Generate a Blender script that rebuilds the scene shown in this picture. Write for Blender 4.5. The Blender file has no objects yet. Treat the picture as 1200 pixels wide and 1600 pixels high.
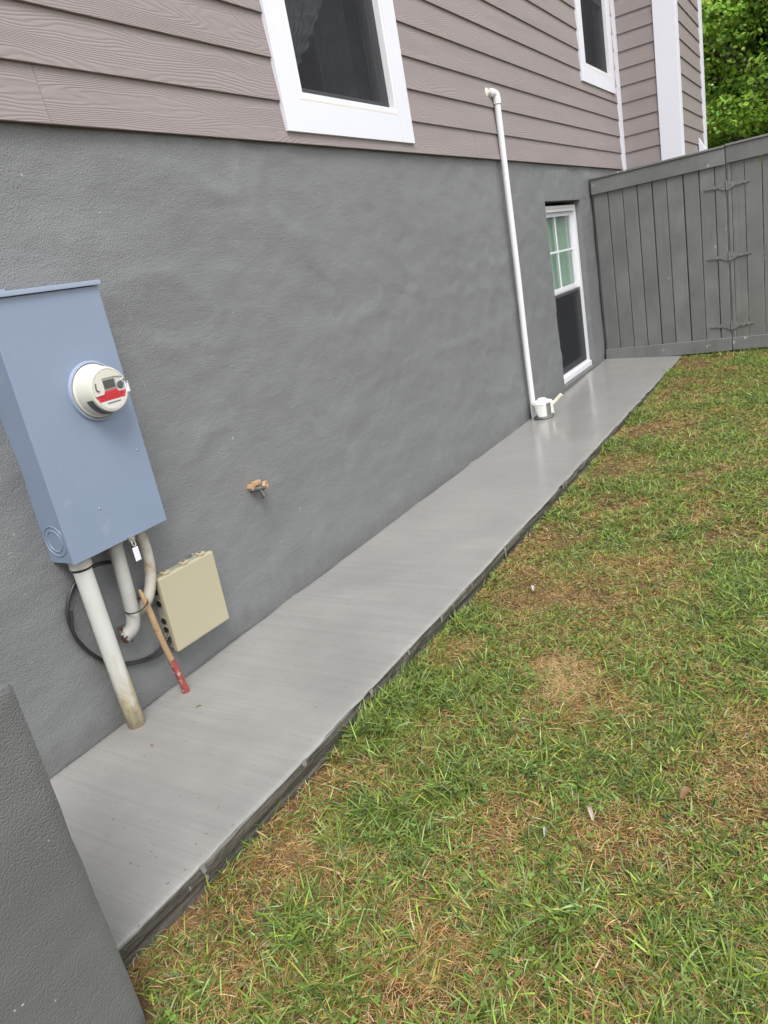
import bpy, bmesh, math, random
import numpy as np
from mathutils import Vector, Matrix

random.seed(7)
SC = bpy.context.scene
COL = SC.collection
R_ = math.radians

# ------------------------------------------------------------------ camera
# world frame: +X runs along the house wall away from the viewer, wall face at Y = 0,
# the lawn lies at negative Y, Z = 0 is the top of the concrete walk (metres)
CAM = Vector((0.0, -2.2132, 1.35))
right = Vector((0.49867, -0.84693, -0.18448))
down = Vector((-0.35594, -0.00602, -0.93449))
fwd = Vector((0.79034, 0.53167, -0.30446))
cam = bpy.data.cameras.new('camera')
cam_o = bpy.data.objects.new('camera', cam)
COL.objects.link(cam_o)
M = Matrix((right, -down, -fwd)).transposed().to_4x4()
M.translation = CAM
cam_o.matrix_world = M
cam.sensor_fit = 'VERTICAL'
cam.sensor_height = 24.0
cam.lens = 1128.9 / 1600 * 24.0
cam.clip_start = 0.05
cam.clip_end = 600
SC.camera = cam_o

# ------------------------------------------------------------------ sky, sun, exposure
SUN_DIR = Vector((-0.46, -0.50, 1.0)).normalized()      # towards the sun behind the cloud
elev = math.asin(SUN_DIR.z)
azim = math.atan2(SUN_DIR.x, SUN_DIR.y)
world = bpy.data.worlds.new('World')
SC.world = world
world.use_nodes = True
wn = world.node_tree
wn.nodes.clear()
sky = wn.nodes.new('ShaderNodeTexSky')
sky.sky_type = 'NISHITA'
sky.sun_disc = False
sky.sun_elevation = elev
sky.sun_rotation = azim
sky.air_density = 1.0
sky.dust_density = 2.0
sky.ozone_density = 0.6
hsv = wn.nodes.new('ShaderNodeHueSaturation')
hsv.inputs['Saturation'].default_value = 0.30
bg = wn.nodes.new('ShaderNodeBackground')
bg.inputs['Strength'].default_value = 0.12
wo = wn.nodes.new('ShaderNodeOutputWorld')
wn.links.new(sky.outputs[0], hsv.inputs['Color'])
cloud = wn.nodes.new('ShaderNodeMix')          # an even layer of cloud veils most of the blue
cloud.data_type = 'RGBA'
cloud.inputs[0].default_value = 0.70
cloud.inputs[7].default_value = (7.3, 7.5, 7.9, 1)
wn.links.new(hsv.outputs[0], cloud.inputs[6])
wn.links.new(cloud.outputs[2], bg.inputs['Color'])
wn.links.new(bg.outputs[0], wo.inputs['Surface'])

sun = bpy.data.lights.new('sun', 'SUN')
sun.energy = 1.45
sun.angle = R_(26)
sun.color = (1.0, 0.97, 0.93)
sun_o = bpy.data.objects.new('sun', sun)
COL.objects.link(sun_o)
sun_o.rotation_euler = SUN_DIR.to_track_quat('Z', 'Y').to_euler()
sun_o.location = (3, -6, 9)

vs = SC.view_settings
vs.view_transform = 'Standard'
vs.look = 'None'
vs.gamma = 1.0
vs.use_curve_mapping = False
vs.exposure = 1.15
try:
    SC.cycles.max_bounces = 4
    SC.cycles.diffuse_bounces = 2
    SC.cycles.glossy_bounces = 3
    SC.cycles.transparent_max_bounces = 10
except Exception:
    pass

# ------------------------------------------------------------------ numpy noise
def _h(ix, iy, s):
    n = (ix.astype(np.int64) * 374761393 + iy.astype(np.int64) * 668265263 + s * 974634777) & 0x7fffffff
    n = ((n ^ (n >> 13)) * 1274126177) & 0x7fffffff
    n = n ^ (n >> 16)
    return (n & 0xffff) / 65535.0
def vnoise(x, y, s=0):
    x = np.asarray(x, float); y = np.asarray(y, float)
    ix = np.floor(x); iy = np.floor(y)
    fx = x - ix; fy = y - iy
    fx = fx * fx * fx * (fx * (fx * 6 - 15) + 10); fy = fy * fy * fy * (fy * (fy * 6 - 15) + 10)
    a = _h(ix, iy, s); b = _h(ix + 1, iy, s); c = _h(ix, iy + 1, s); d = _h(ix + 1, iy + 1, s)
    return (a + (b - a) * fx) * (1 - fy) + (c + (d - c) * fx) * fy
def fbm(x, y, s=0, o=4, g=0.5):
    t = 0; a = 1; n = 0
    x = np.asarray(x, float); y = np.asarray(y, float)
    for k in range(o):
        t = t + a * (vnoise(x * 2 ** k + 17.3 * k, y * 2 ** k - 9.1 * k, s + k) - 0.5); n += a; a *= g
    return t / n * 2

# ------------------------------------------------------------------ material helpers
class NT:
    def __init__(self, name):
        self.m = bpy.data.materials.new(name)
        self.m.use_nodes = True
        self.t = self.m.node_tree
        self.t.nodes.clear()
        self.out = self.n('ShaderNodeOutputMaterial')
        self.p = self.n('ShaderNodeBsdfPrincipled')
        self.l(self.p.outputs[0], self.out.inputs['Surface'])
        self.tc = self.n('ShaderNodeTexCoord')
    def n(self, t, **k):
        o = self.t.nodes.new(t)
        for a, b in k.items(): setattr(o, a, b)
        return o
    def l(self, a, b): self.t.links.new(a, b)
    def setin(self, node, key, v):
        if hasattr(v, 'node'): self.l(v, node.inputs[key])
        else: node.inputs[key].default_value = v
    def coords(self, scale=(1, 1, 1), rand=False, rot=(0, 0, 0)):
        mp = self.n('ShaderNodeMapping')
        self.l(self.tc.outputs['Object'], mp.inputs['Vector'])
        mp.inputs['Scale'].default_value = scale
        mp.inputs['Rotation'].default_value = rot
        if rand:
            oi = self.n('ShaderNodeObjectInfo')
            c = self.n('ShaderNodeCombineXYZ')
            mu = self.math('MULTIPLY', oi.outputs['Random'], 57.0)
            mv = self.math('MULTIPLY', oi.outputs['Random'], 31.7)
            self.l(mu, c.inputs[0]); self.l(mv, c.inputs[2])
            self.l(c.outputs[0], mp.inputs['Location'])
        return mp.outputs[0]
    def noise(self, vec, scale=5, detail=4, rough=0.5, dist=0.0):
        o = self.n('ShaderNodeTexNoise')
        self.l(vec, o.inputs['Vector'])
        o.inputs['Scale'].default_value = scale
        o.inputs['Detail'].default_value = min(detail, 4)
        o.inputs['Roughness'].default_value = rough
        o.inputs['Distortion'].default_value = dist
        return o.outputs['Fac']
    def ramp(self, v, stops, interp='LINEAR'):
        o = self.n('ShaderNodeValToRGB')
        o.color_ramp.interpolation = interp
        e = o.color_ramp.elements
        while len(e) < len(stops): e.new(0.5)
        for i, (p, c) in enumerate(stops):
            e[i].position = p
            e[i].color = (c, c, c, 1) if not hasattr(c, '__len__') else (*c, 1)
        self.l(v, o.inputs[0])
        return o.outputs[0]
    def math(self, op, a, b=None, clamp=False):
        o = self.n('ShaderNodeMath', operation=op, use_clamp=clamp)
        self.setin(o, 0, a)
        if b is not None: self.setin(o, 1, b)
        return o.outputs[0]
    def mix(self, f, a, b, blend='MIX'):
        o = self.n('ShaderNodeMix', data_type='RGBA', blend_type=blend)
        self.setin(o, 0, f)
        for i, v in ((6, a), (7, b)):
            if hasattr(v, 'node'): self.l(v, o.inputs[i])
            else: o.inputs[i].default_value = (*v, 1)
        return o.outputs[2]
    def bump(self, h, strength=0.3, dist=0.01, normal=None):
        o = self.n('ShaderNodeBump')
        o.inputs['Strength'].default_value = strength
        o.inputs['Distance'].default_value = dist
        self.l(h, o.inputs['Height'])
        if normal is not None: self.l(normal, o.inputs['Normal'])
        return o.outputs[0]
    def fin(self, color=None, rough=None, normal=None, metal=None, spec=None):
        p = self.p
        if color is not None:
            if hasattr(color, 'node'): self.l(color, p.inputs['Base Color'])
            else: p.inputs['Base Color'].default_value = (*color, 1)
        if rough is not None: self.setin(p, 'Roughness', rough)
        if normal is not None: self.l(normal, p.inputs['Normal'])
        if metal is not None: p.inputs['Metallic'].default_value = metal
        if spec is not None: p.inputs['Specular IOR Level'].default_value = spec
        return self.m

def pbr(name, col, rough=0.5, var=0.12, vscale=6, bump=0.0, bscale=80, metal=0, spec=0.5, dirt=None, dscale=9, dlo=0.55, dhi=0.75):
    t = NT(name)
    v = t.coords(rand=True)
    n1 = t.noise(v, vscale, 5, 0.6)
    c = t.mix(n1, tuple(x * (1 - var) for x in col), tuple(min(1, x * (1 + var)) for x in col))
    if dirt is not None:
        d = t.ramp(t.noise(v, dscale, 6, 0.65, 0.4), [(dlo, 0.0), (dhi, 1.0)])
        c = t.mix(d, c, dirt)
    r = t.math('ADD', t.math('MULTIPLY', t.noise(v, vscale * 3, 3), 0.2), rough - 0.1)
    nm = t.bump(t.noise(v, bscale, 3), bump, 0.004) if bump else None
    return t.fin(c, r, nm, metal, spec)

# ------------------------------------------------------------------ mesh helpers
class MB:
    """collects shapes in world coordinates, then links them as one mesh object"""
    def __init__(self):
        self.bm = bmesh.new()
    def box(self, x0, x1, y0, y1, z0, z1, bevel=0.0, seg=2, mat=None):
        b = bmesh.new()
        bmesh.ops.create_cube(b, size=1)
        for v in b.verts:
            v.co = Vector(((x0 + x1) / 2 + v.co.x * (x1 - x0), (y0 + y1) / 2 + v.co.y * (y1 - y0), (z0 + z1) / 2 + v.co.z * (z1 - z0)))
        if bevel:
            bmesh.ops.bevel(b, geom=list(b.edges), offset=bevel, segments=seg, affect='EDGES', profile=0.7)
        if mat is not None: bmesh.ops.transform(b, matrix=mat, verts=b.verts)
        self._merge(b)
        return self
    def _merge(self, b):
        me = bpy.data.meshes.new('tmp')
        b.to_mesh(me); b.free()
        self.bm.from_mesh(me)
        bpy.data.meshes.remove(me)
    def tube(self, pts, rad, n=16, caps=True, wob=0.0):
        pts = [Vector(p) for p in pts]
        if not hasattr(rad, '__len__'): rad = [rad] * len(pts)
        rings = []
        tan = (pts[1] - pts[0]).normalized()
        up = Vector((0, 0, 1)) if abs(tan.z) < 0.9 else Vector((1, 0, 0))
        u = tan.cross(up).normalized()
        for i, p in enumerate(pts):
            if i == 0: t = pts[1] - pts[0]
            elif i == len(pts) - 1: t = pts[-1] - pts[-2]
            else: t = (pts[i + 1] - pts[i]).normalized() + (pts[i] - pts[i - 1]).normalized()
            t.normalize()
            u = (u - t * u.dot(t)).normalized()
            w = t.cross(u)
            ring = []
            for k in range(n):
                a = 2 * math.pi * k / n
                r = rad[i] * (1 + (random.random() - 0.5) * wob)
                ring.append(self.bm.verts.new(p + u * (math.cos(a) * r) + w * (math.sin(a) * r)))
            rings.append(ring)
        for a, b in zip(rings, rings[1:]):
            for k in range(n):
                self.bm.faces.new((a[k], a[(k + 1) % n], b[(k + 1) % n], b[k]))
        if caps:
            self.bm.faces.new(list(reversed(rings[0])))
            self.bm.faces.new(rings[-1])
        return self
    def lathe(self, prof, origin, axis, n=40, capend=True):
        """prof: list of (radius, height along axis)"""
        a = Vector(axis).normalized()
        u = a.cross(Vector((0, 0, 1)))
        if u.length < 1e-3: u = Vector((1, 0, 0))
        u.normalize()
        w = a.cross(u)
        o = Vector(origin)
        rings = []
        for r, h in prof:
            rings.append([self.bm.verts.new(o + a * h + u * (math.cos(2 * math.pi * k / n) * r) + w * (math.sin(2 * math.pi * k / n) * r)) for k in range(n)])
        for p, q in zip(rings, rings[1:]):
            for k in range(n):
                self.bm.faces.new((p[k], p[(k + 1) % n], q[(k + 1) % n], q[k]))
        if capend:
            self.bm.faces.new(list(reversed(rings[0])))
            self.bm.faces.new(rings[-1])
        return self
    def poly(self, outline, depth):
        """outline: list of 3-D points (planar), extruded by vector depth"""
        d = Vector(depth)
        a = [self.bm.verts.new(Vector(p)) for p in outline]
        b = [self.bm.verts.new(Vector(p) + d) for p in outline]
        self.bm.faces.new(a)
        self.bm.faces.new(list(reversed(b)))
        n = len(a)
        for k in range(n):
            self.bm.faces.new((a[(k + 1) % n], a[k], b[k], b[(k + 1) % n]))
        return self
    def blob(self, c, r, sub=2, jit=0.25, seed=1):
        b = bmesh.new()
        bmesh.ops.create_icosphere(b, subdivisions=sub, radius=1)
        rr = random.Random(seed)
        for v in b.verts:
            k = 1 + (rr.random() - 0.5) * jit
            v.co = Vector((c[0] + v.co.x * r[0] * k, c[1] + v.co.y * r[1] * k, c[2] + v.co.z * r[2] * k))
        self._merge(b)
        return self
    def build(self, name, mat, parent=None, smooth=True, origin=None, angle=35):
        bmesh.ops.recalc_face_normals(self.bm, faces=self.bm.faces)
        me = bpy.data.meshes.new(name)
        if origin is None: origin = world_origin(parent) if parent is not None else Vector((0, 0, 0))
        self.bm.transform(Matrix.Translation(-Vector(origin)))
        self.bm.to_mesh(me); self.bm.free()
        me.materials.append(mat)
        if smooth:
            me.shade_smooth()
            try: me.set_sharp_from_angle(angle=R_(angle))
            except Exception: pass
        o = bpy.data.objects.new(name, me)
        COL.objects.link(o)
        if smooth:
            wm = o.modifiers.new('weighted_normal', 'WEIGHTED_NORMAL'); wm.keep_sharp = True
        if parent is not None: o.parent = parent
        else: o.location = origin
        return o

def world_origin(o):
    v = Vector(o.location)
    while o.parent is not None:
        o = o.parent
        v = v + Vector(o.location)
    return v

def tag(o, label=None, cat=None, group=None, kind=None):
    if label: o['label'] = label
    if cat: o['category'] = cat
    if group: o['group'] = group
    if kind: o['kind'] = kind
    return o
def thing(name, loc, label, cat, group=None, rz=0.0):
    o = bpy.data.objects.new(name, None)
    o.empty_display_size = 0.1
    COL.objects.link(o)
    o.location = loc
    o.rotation_euler = (0, 0, rz)
    return tag(o, label, cat, group)
def mesh_np(name, verts, faces_flat, loop_tot, mat, parent=None, cols=None, smooth=False):
    me = bpy.data.meshes.new(name)
    nv = len(verts); nf = len(loop_tot)
    me.vertices.add(nv)
    me.vertices.foreach_set('co', np.asarray(verts, np.float32).ravel())
    me.loops.add(len(faces_flat))
    me.loops.foreach_set('vertex_index', np.asarray(faces_flat, np.int32))
    me.polygons.add(nf)
    ls = np.concatenate(([0], np.cumsum(loop_tot)[:-1])).astype(np.int32)
    me.polygons.foreach_set('loop_start', ls)
    me.polygons.foreach_set('loop_total', np.asarray(loop_tot, np.int32))
    if cols is not None:
        at = me.attributes.new('Col', 'FLOAT_COLOR', 'POINT')
        at.data.foreach_set('color', np.asarray(cols, np.float32).ravel())
    me.update(calc_edges=True)
    me.validate()
    if smooth: me.shade_smooth()
    me.materials.append(mat)
    o = bpy.data.objects.new(name, me)
    COL.objects.link(o)
    if parent is not None: o.parent = parent
    return o
def catmull(pts, n=8):
    P = [Vector(p) for p in pts]
    P = [P[0] * 2 - P[1]] + P + [P[-1] * 2 - P[-2]]
    out = []
    for i in range(1, len(P) - 2):
        a, b, c, d = P[i - 1:i + 3]
        for k in range(n):
            t = k / n
            out.append(0.5 * ((2 * b) + (c - a) * t + (2 * a - 5 * b + 4 * c - d) * t * t + (3 * b - a - 3 * c + d) * t ** 3))
    out.append(P[-2])
    return out

# ------------------------------------------------------------------ materials
def m_stucco(name, base, speck=0.0, fine=150, fs=0.35, grain=0.5, stain=False):
    t = NT(name)
    v = t.coords()
    vs_ = t.coords((1.0, 1, 2.0))
    big = t.noise(vs_, 1.6, 6, 0.6, 0.5)
    mid = t.noise(vs_, 7, 6, 0.65, 0.6)
    c = t.mix(t.ramp(big, [(0.34, 0.0), (0.68, 1.0)]), tuple(x * 0.95 for x in base), tuple(x * 1.05 for x in base))
    sm = t.ramp(t.noise(t.coords((1, 1, 1.8), rot=(0, 0.5, 0)), 3.1, 8, 0.7, 1.2), [(0.56, 0.0), (0.74, 1.0)])
    c = t.mix(t.math('MULTIPLY', sm, 0.22), c, tuple(x * 1.45 for x in base))
    c = t.mix(t.math('MULTIPLY', t.ramp(mid, [(0.3, 1.0), (0.5, 0.0)]), 0.12), c, tuple(x * 0.78 for x in base))
    if speck:
        sp = t.ramp(t.noise(v, 42, 2, 0.5), [(0.735, 0.0), (0.76, 1.0)])
        c = t.mix(t.math('MULTIPLY', sp, speck), c, (0.62, 0.62, 0.6))
    # scratches
    sc_ = t.ramp(t.noise(t.coords((70, 1, 3.5), rot=(0, 0.12, 0)), 1.0, 2, 0.5), [(0.79, 0.0), (0.82, 0.6)])
    sc_ = t.math('MULTIPLY', sc_, t.ramp(t.noise(v, 2.3, 2), [(0.55, 0.0), (0.65, 1.0)]))
    c = t.mix(sc_, c, (0.42, 0.41, 0.38))
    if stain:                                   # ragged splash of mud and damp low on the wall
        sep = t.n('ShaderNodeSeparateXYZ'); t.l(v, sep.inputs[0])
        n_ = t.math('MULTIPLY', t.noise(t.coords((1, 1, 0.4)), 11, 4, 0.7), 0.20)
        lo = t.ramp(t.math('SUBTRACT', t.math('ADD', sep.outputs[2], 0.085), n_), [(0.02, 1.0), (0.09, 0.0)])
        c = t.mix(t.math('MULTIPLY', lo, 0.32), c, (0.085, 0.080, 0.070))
    if grain > 0.9:                              # pebbly spray texture
        vo = t.n('ShaderNodeTexVoronoi'); vo.inputs['Scale'].default_value = fine * 0.75
        t.l(v, vo.inputs['Vector'])
        f1 = t.math('SUBTRACT', 1.0, vo.outputs['Distance'])
    else:
        f1 = t.noise(v, fine, 2, 0.6)
    f2 = t.noise(t.coords((0.55, 1, 1.3), rot=(0, -0.12, 0)), 34, 3, 0.55)
    f3 = t.noise(t.coords((0.5, 1, 1.2), rot=(0, 0.25, 0)), 9, 3, 0.5, 0.3)
    h = t.math('ADD', t.math('MULTIPLY', f1, grain), t.math('ADD', t.math('MULTIPLY', f2, 0.45), t.math('MULTIPLY', f3, 0.9)))
    nm = t.bump(h, fs, 0.008)
    r = t.math('ADD', t.math('MULTIPLY', mid, 0.25), 0.36)
    return t.fin(c, r, nm, 0, 0.5)
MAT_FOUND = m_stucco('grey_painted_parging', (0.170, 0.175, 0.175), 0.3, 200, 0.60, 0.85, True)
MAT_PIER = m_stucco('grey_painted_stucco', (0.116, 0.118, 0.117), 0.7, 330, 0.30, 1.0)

def m_siding():
    t = NT('woodgrain_fibre_cement')
    v = t.coords((1, 1, 1), rand=True)
    warp = t.noise(t.coords((0.55, 1, 4.2), rand=True), 2.0, 1, 0.4)
    warp2 = t.noise(t.coords((2.2, 1, 9.0), rand=True), 2.4, 2, 0.45)
    sep = t.n('ShaderNodeSeparateXYZ'); t.l(v, sep.inputs[0])
    hgt = t.math('ADD', t.math('MULTIPLY', sep.outputs[2], 98.0), t.math('ADD', t.math('MULTIPLY', warp, 21.0), t.math('MULTIPLY', warp2, 2.2)))
    wave = t.math('SINE', t.math('MULTIPLY', hgt, 6.2832))
    fine = t.noise(t.coords((3, 1, 90), rand=True), 4.0, 2, 0.5)
    w01 = t.math('ADD', t.math('MULTIPLY', wave, 0.5), 0.5)
    w01 = t.math('POWER', w01, 0.7)
    amp = t.ramp(t.noise(v, 1.7, 2), [(0.3, 0.55), (0.6, 1.0)])
    w01 = t.math('MULTIPLY', w01, amp)
    nm = t.bump(t.math('ADD', w01, t.math('MULTIPLY', fine, 0.5)), 0.55, 0.0020)
    cl = t.noise(t.coords((0.8, 1, 2.0), rand=True), 2.2, 4, 0.6)
    base = (0.258, 0.222, 0.214)
    c = t.mix(cl, tuple(x * 0.93 for x in base), tuple(x * 1.07 for x in base))
    c = t.mix(t.math('MULTIPLY', t.math('SUBTRACT', 1.0, w01), 0.10), c, tuple(x * 0.6 for x in base))
    oi = t.n('ShaderNodeObjectInfo')
    c = t.mix(t.math('MULTIPLY', oi.outputs['Random'], 0.12), c, tuple(x * 0.85 for x in base))
    return t.fin(c, 0.62, nm, 0, 0.35)
MAT_SIDING = m_siding()
MAT_WHITE = pbr('white_trim_paint', (0.665, 0.675, 0.72), 0.42, 0.03, 4, 0.05, 60, dirt=(0.62, 0.62, 0.62), dscale=5, dlo=0.66, dhi=0.85)
MAT_VINYL = pbr('white_vinyl', (0.70, 0.705, 0.73), 0.32, 0.03, 5)
MAT_CAULK = pbr('yellowed_caulk', (0.62, 0.56, 0.45), 0.6, 0.15, 30)
MAT_ROOM = pbr('dim_room_wall', (0.10, 0.10, 0.11), 0.8, 0.1)
MAT_CURTAIN = pbr('sheer_curtain', (0.28, 0.31, 0.33), 0.8, 0.08, 12)
MAT_GREENCURT = pbr('pale_green_curtain', (0.37, 0.46, 0.39), 0.8, 0.08, 12)
MAT_FASCIA = pbr('white_fascia', (0.78, 0.78, 0.8), 0.5, 0.03)
MAT_ROOF = pbr('dark_shingle', (0.06, 0.06, 0.065), 0.85, 0.3, 30, 0.5, 60)

def m_glass(name, tint=(0.9, 0.95, 0.92), dark=0.0):
    t = NT(name)
    tr = t.n('ShaderNodeBsdfTransparent'); tr.inputs[0].default_value = (*tint, 1)
    gl = t.n('ShaderNodeBsdfGlossy'); gl.inputs['Roughness'].default_value = 0.015
    lw = t.n('ShaderNodeLayerWeight'); lw.inputs[0].default_value = 0.5
    sch = t.math('ADD', t.math('MULTIPLY', t.math('POWER', lw.outputs['Facing'], 5.0), 0.94), 0.045)
    wav = t.bump(t.noise(t.coords((1, 1, 1)), 1.4, 1), 0.10, 0.004)
    t.l(wav, gl.inputs['Normal'])
    mx = t.n('ShaderNodeMixShader')
    t.l(sch, mx.inputs[0]); t.l(tr.outputs[0], mx.inputs[1]); t.l(gl.outputs[0], mx.inputs[2])
    t.l(mx.outputs[0], t.out.inputs['Surface'])
    return t.m
MAT_GLASS = m_glass('window_glass')
def m_screen():
    t = NT('insect_screen')
    tr = t.n('ShaderNodeBsdfTransparent')
    df = t.n('ShaderNodeBsdfDiffuse'); df.inputs[0].default_value = (0.040, 0.041, 0.044, 1)
    mx = t.n('ShaderNodeMixShader'); mx.inputs[0].default_value = 0.52
    t.l(tr.outputs[0], mx.inputs[1]); t.l(df.outputs[0], mx.inputs[2]); t.l(mx.outputs[0], t.out.inputs['Surface'])
    return t.m
MAT_SCREEN = m_screen()

def m_concrete():
    t = NT('damp_broomed_concrete')
    v = t.coords()
    broom = t.noise(t.coords((130, 1.6, 1)), 1.0, 4, 0.6, 0.15)
    broom2 = t.noise(t.coords((26, 0.8, 1)), 1.0, 4, 0.6, 0.0)
    blot = t.noise(v, 1.8, 6, 0.6, 0.0)
    pit = t.noise(v, 75, 2, 0.5)
    base = (0.252, 0.246, 0.232)
    c = t.mix(t.ramp(blot, [(0.32, 0.0), (0.7, 1.0)]), tuple(x * 0.83 for x in base), tuple(x * 1.11 for x in base))
    c = t.mix(t.math('MULTIPLY', t.ramp(broom2, [(0.38, 1.0), (0.56, 0.0)]), 0.24), c, tuple(x * 0.7 for x in base))
    c = t.mix(t.math('MULTIPLY', t.ramp(broom, [(0.36, 1.0), (0.52, 0.0)]), 0.24), c, tuple(x * 0.65 for x in base))
    pits = t.ramp(pit, [(0.275, 1.0), (0.305, 0.0)])
    c = t.mix(t.math('MULTIPLY', pits, 0.75), c, (0.07, 0.065, 0.055))
    fine = t.noise(v, 260, 2, 0.5)
    c = t.mix(t.math('MULTIPLY', t.ramp(fine, [(0.35, 1.0), (0.5, 0.0)]), 0.18), c, tuple(x * 0.72 for x in base))
    # the far half is still wet: shinier and a little paler there, in blotches
    sep = t.n('ShaderNodeSeparateXYZ'); t.l(v, sep.inputs[0])
    far = t.math('MULTIPLY', t.math('SUBTRACT', sep.outputs[0], 2.1), 0.42, True)
    wet = t.math('MULTIPLY', far, t.ramp(t.noise(t.coords((0.6, 1.6, 1)), 1.6, 3, 0.5, 0.0), [(0.25, 0.6), (0.6, 1.0)]))
    c = t.mix(t.math('MULTIPLY', wet, 0.5), c, tuple(x * 1.12 for x in base))
    r = t.math('SUBTRACT', 0.62, t.math('MULTIPLY', wet, 0.49))
    h = t.math('ADD', t.math('MULTIPLY', broom, 0.8), t.math('ADD', t.math('MULTIPLY', broom2, 0.9), t.math('MULTIPLY', fine, 0.35)))
    b = t.n('ShaderNodeBump'); b.inputs['Distance'].default_value = 0.0028
    t.l(h, b.inputs['Height'])
    t.l(t.math('SUBTRACT', 0.5, t.math('MULTIPLY', wet, 0.49)), b.inputs['Strength'])
    return t.fin(c, r, b.outputs[0], 0, 0.5)
MAT_CONC = m_concrete()
def m_conc_side():
    t = NT('formed_concrete_edge')
    v = t.coords((1, 1, 1))
    ly = t.noise(t.coords((3, 3, 60)), 1.0, 4, 0.6, 0.5)
    st = t.noise(t.coords((14, 14, 1.2)), 1.0, 4, 0.6, 0.2)
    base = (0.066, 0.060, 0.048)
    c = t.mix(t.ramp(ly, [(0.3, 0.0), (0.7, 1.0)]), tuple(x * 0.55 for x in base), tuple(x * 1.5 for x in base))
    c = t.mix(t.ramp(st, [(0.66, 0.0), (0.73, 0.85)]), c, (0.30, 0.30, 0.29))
    nm = t.bump(t.math('ADD', ly, t.math('MULTIPLY', t.noise(v, 40, 4), 0.7)), 0.9, 0.012)
    return t.fin(c, 0.55, nm)
MAT_CONC_SIDE = m_conc_side()
MAT_SLURRY = pbr('dried_cement_slurry', (0.20, 0.195, 0.18), 0.7, 0.2, 25, 0.4, 90)

def m_soil():
    t = NT('clay_soil')
    v = t.coords()
    a = t.noise(v, 3.2, 7, 0.65, 0.3)
    b = t.noise(v, 34, 6, 0.7, 0.6)
    c = t.ramp(a, [(0.3, (0.075, 0.044, 0.022)), (0.5, (0.15, 0.082, 0.040)), (0.70, (0.34, 0.215, 0.11))])
    c = t.mix(t.ramp(b, [(0.35, 0.75), (0.6, 0.0)]), c, (0.052, 0.034, 0.018))
    c = t.mix(t.ramp(t.noise(t.coords((60, 8, 8), rot=(0, 0, 0.6)), 1.0, 4, 0.6, 1.0), [(0.58, 0.0), (0.68, 0.6)]), c, (0.36, 0.26, 0.13))
    nm = t.bump(t.math('ADD', b, t.noise(v, 130, 4, 0.6)), 0.9, 0.012)
    return t.fin(c, 0.9, nm, 0, 0.25)
MAT_SOIL = m_soil()
def m_attr(name, transl=0.25, rough=0.55, spec=0.3):
    t = NT(name)
    at = t.n('ShaderNodeAttribute', attribute_name='Col')
    t.l(at.outputs['Color'], t.p.inputs['Base Color'])
    t.p.inputs['Roughness'].default_value = rough
    t.p.inputs['Specular IOR Level'].default_value = spec
    if transl:
        tl = t.n('ShaderNodeBsdfTranslucent')
        t.l(at.outputs['Color'], tl.inputs[0])
        mx = t.n('ShaderNodeMixShader'); mx.inputs[0].default_value = transl
        t.l(t.p.outputs[0], mx.inputs[1]); t.l(tl.outputs[0], mx.inputs[2])
        t.l(mx.outputs[0], t.out.inputs['Surface'])
    return t.m
MAT_GRASS = m_attr('grass_blade', 0.28, 0.5, 0.28)
MAT_LEAF = m_attr('tree_leaf', 0.45, 0.45, 0.45)
MAT_BARK = pbr('bark', (0.10, 0.078, 0.06), 0.9, 0.3, 14, 0.8, 30)

def m_fencewood():
    t = NT('grey_painted_fence_board')
    v = t.coords((1, 1, 1), rand=True)
    gr = t.noise(t.coords((38, 38, 1.4), rand=True), 1.0, 5, 0.6, 0.4)
    base = (0.172, 0.174, 0.169)
    bl = t.noise(v, 2.6, 5, 0.6, 0.4)
    c = t.mix(t.ramp(bl, [(0.35, 0.0), (0.65, 1.0)]), tuple(x * 0.82 for x in base), tuple(x * 1.12 for x in base))
    c = t.mix(t.math('MULTIPLY', t.ramp(gr, [(0.3, 1.0), (0.5, 0.0)]), 0.25), c, tuple(x * 0.6 for x in base))
    wear = t.ramp(t.noise(t.coords((1.2, 1.2, 1.0), rand=True), 9, 6, 0.7, 0.8), [(0.62, 0.0), (0.74, 1.0)])
    c = t.mix(t.math('MULTIPLY', wear, 0.5), c, (0.105, 0.085, 0.066))
    sp = t.ramp(t.noise(v, 13, 2, 0.5), [(0.72, 0.0), (0.75, 1.0)])
    c = t.mix(t.math('MULTIPLY', sp, 0.8), c, (0.42, 0.43, 0.42))
    nm = t.bump(gr, 0.35, 0.004)
    oi = t.n('ShaderNodeObjectInfo')
    c = t.mix(t.math('MULTIPLY', oi.outputs['Random'], 0.4), c, tuple(x * 0.72 for x in base))
    return t.fin(c, t.math('ADD', t.math('MULTIPLY', bl, 0.3), 0.35), nm, 0, 0.4)
MAT_FENCE = m_fencewood()
MAT_HINGE = pbr('painted_iron_hinge', (0.170, 0.172, 0.168), 0.5, 0.2, 40, 0.2, 60, dirt=(0.09, 0.06, 0.045), dscale=30, dlo=0.6, dhi=0.7)
MAT_NAIL = pbr('steel_fastener', (0.22, 0.2, 0.19), 0.45, 0.2, metal=0.8)

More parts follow.
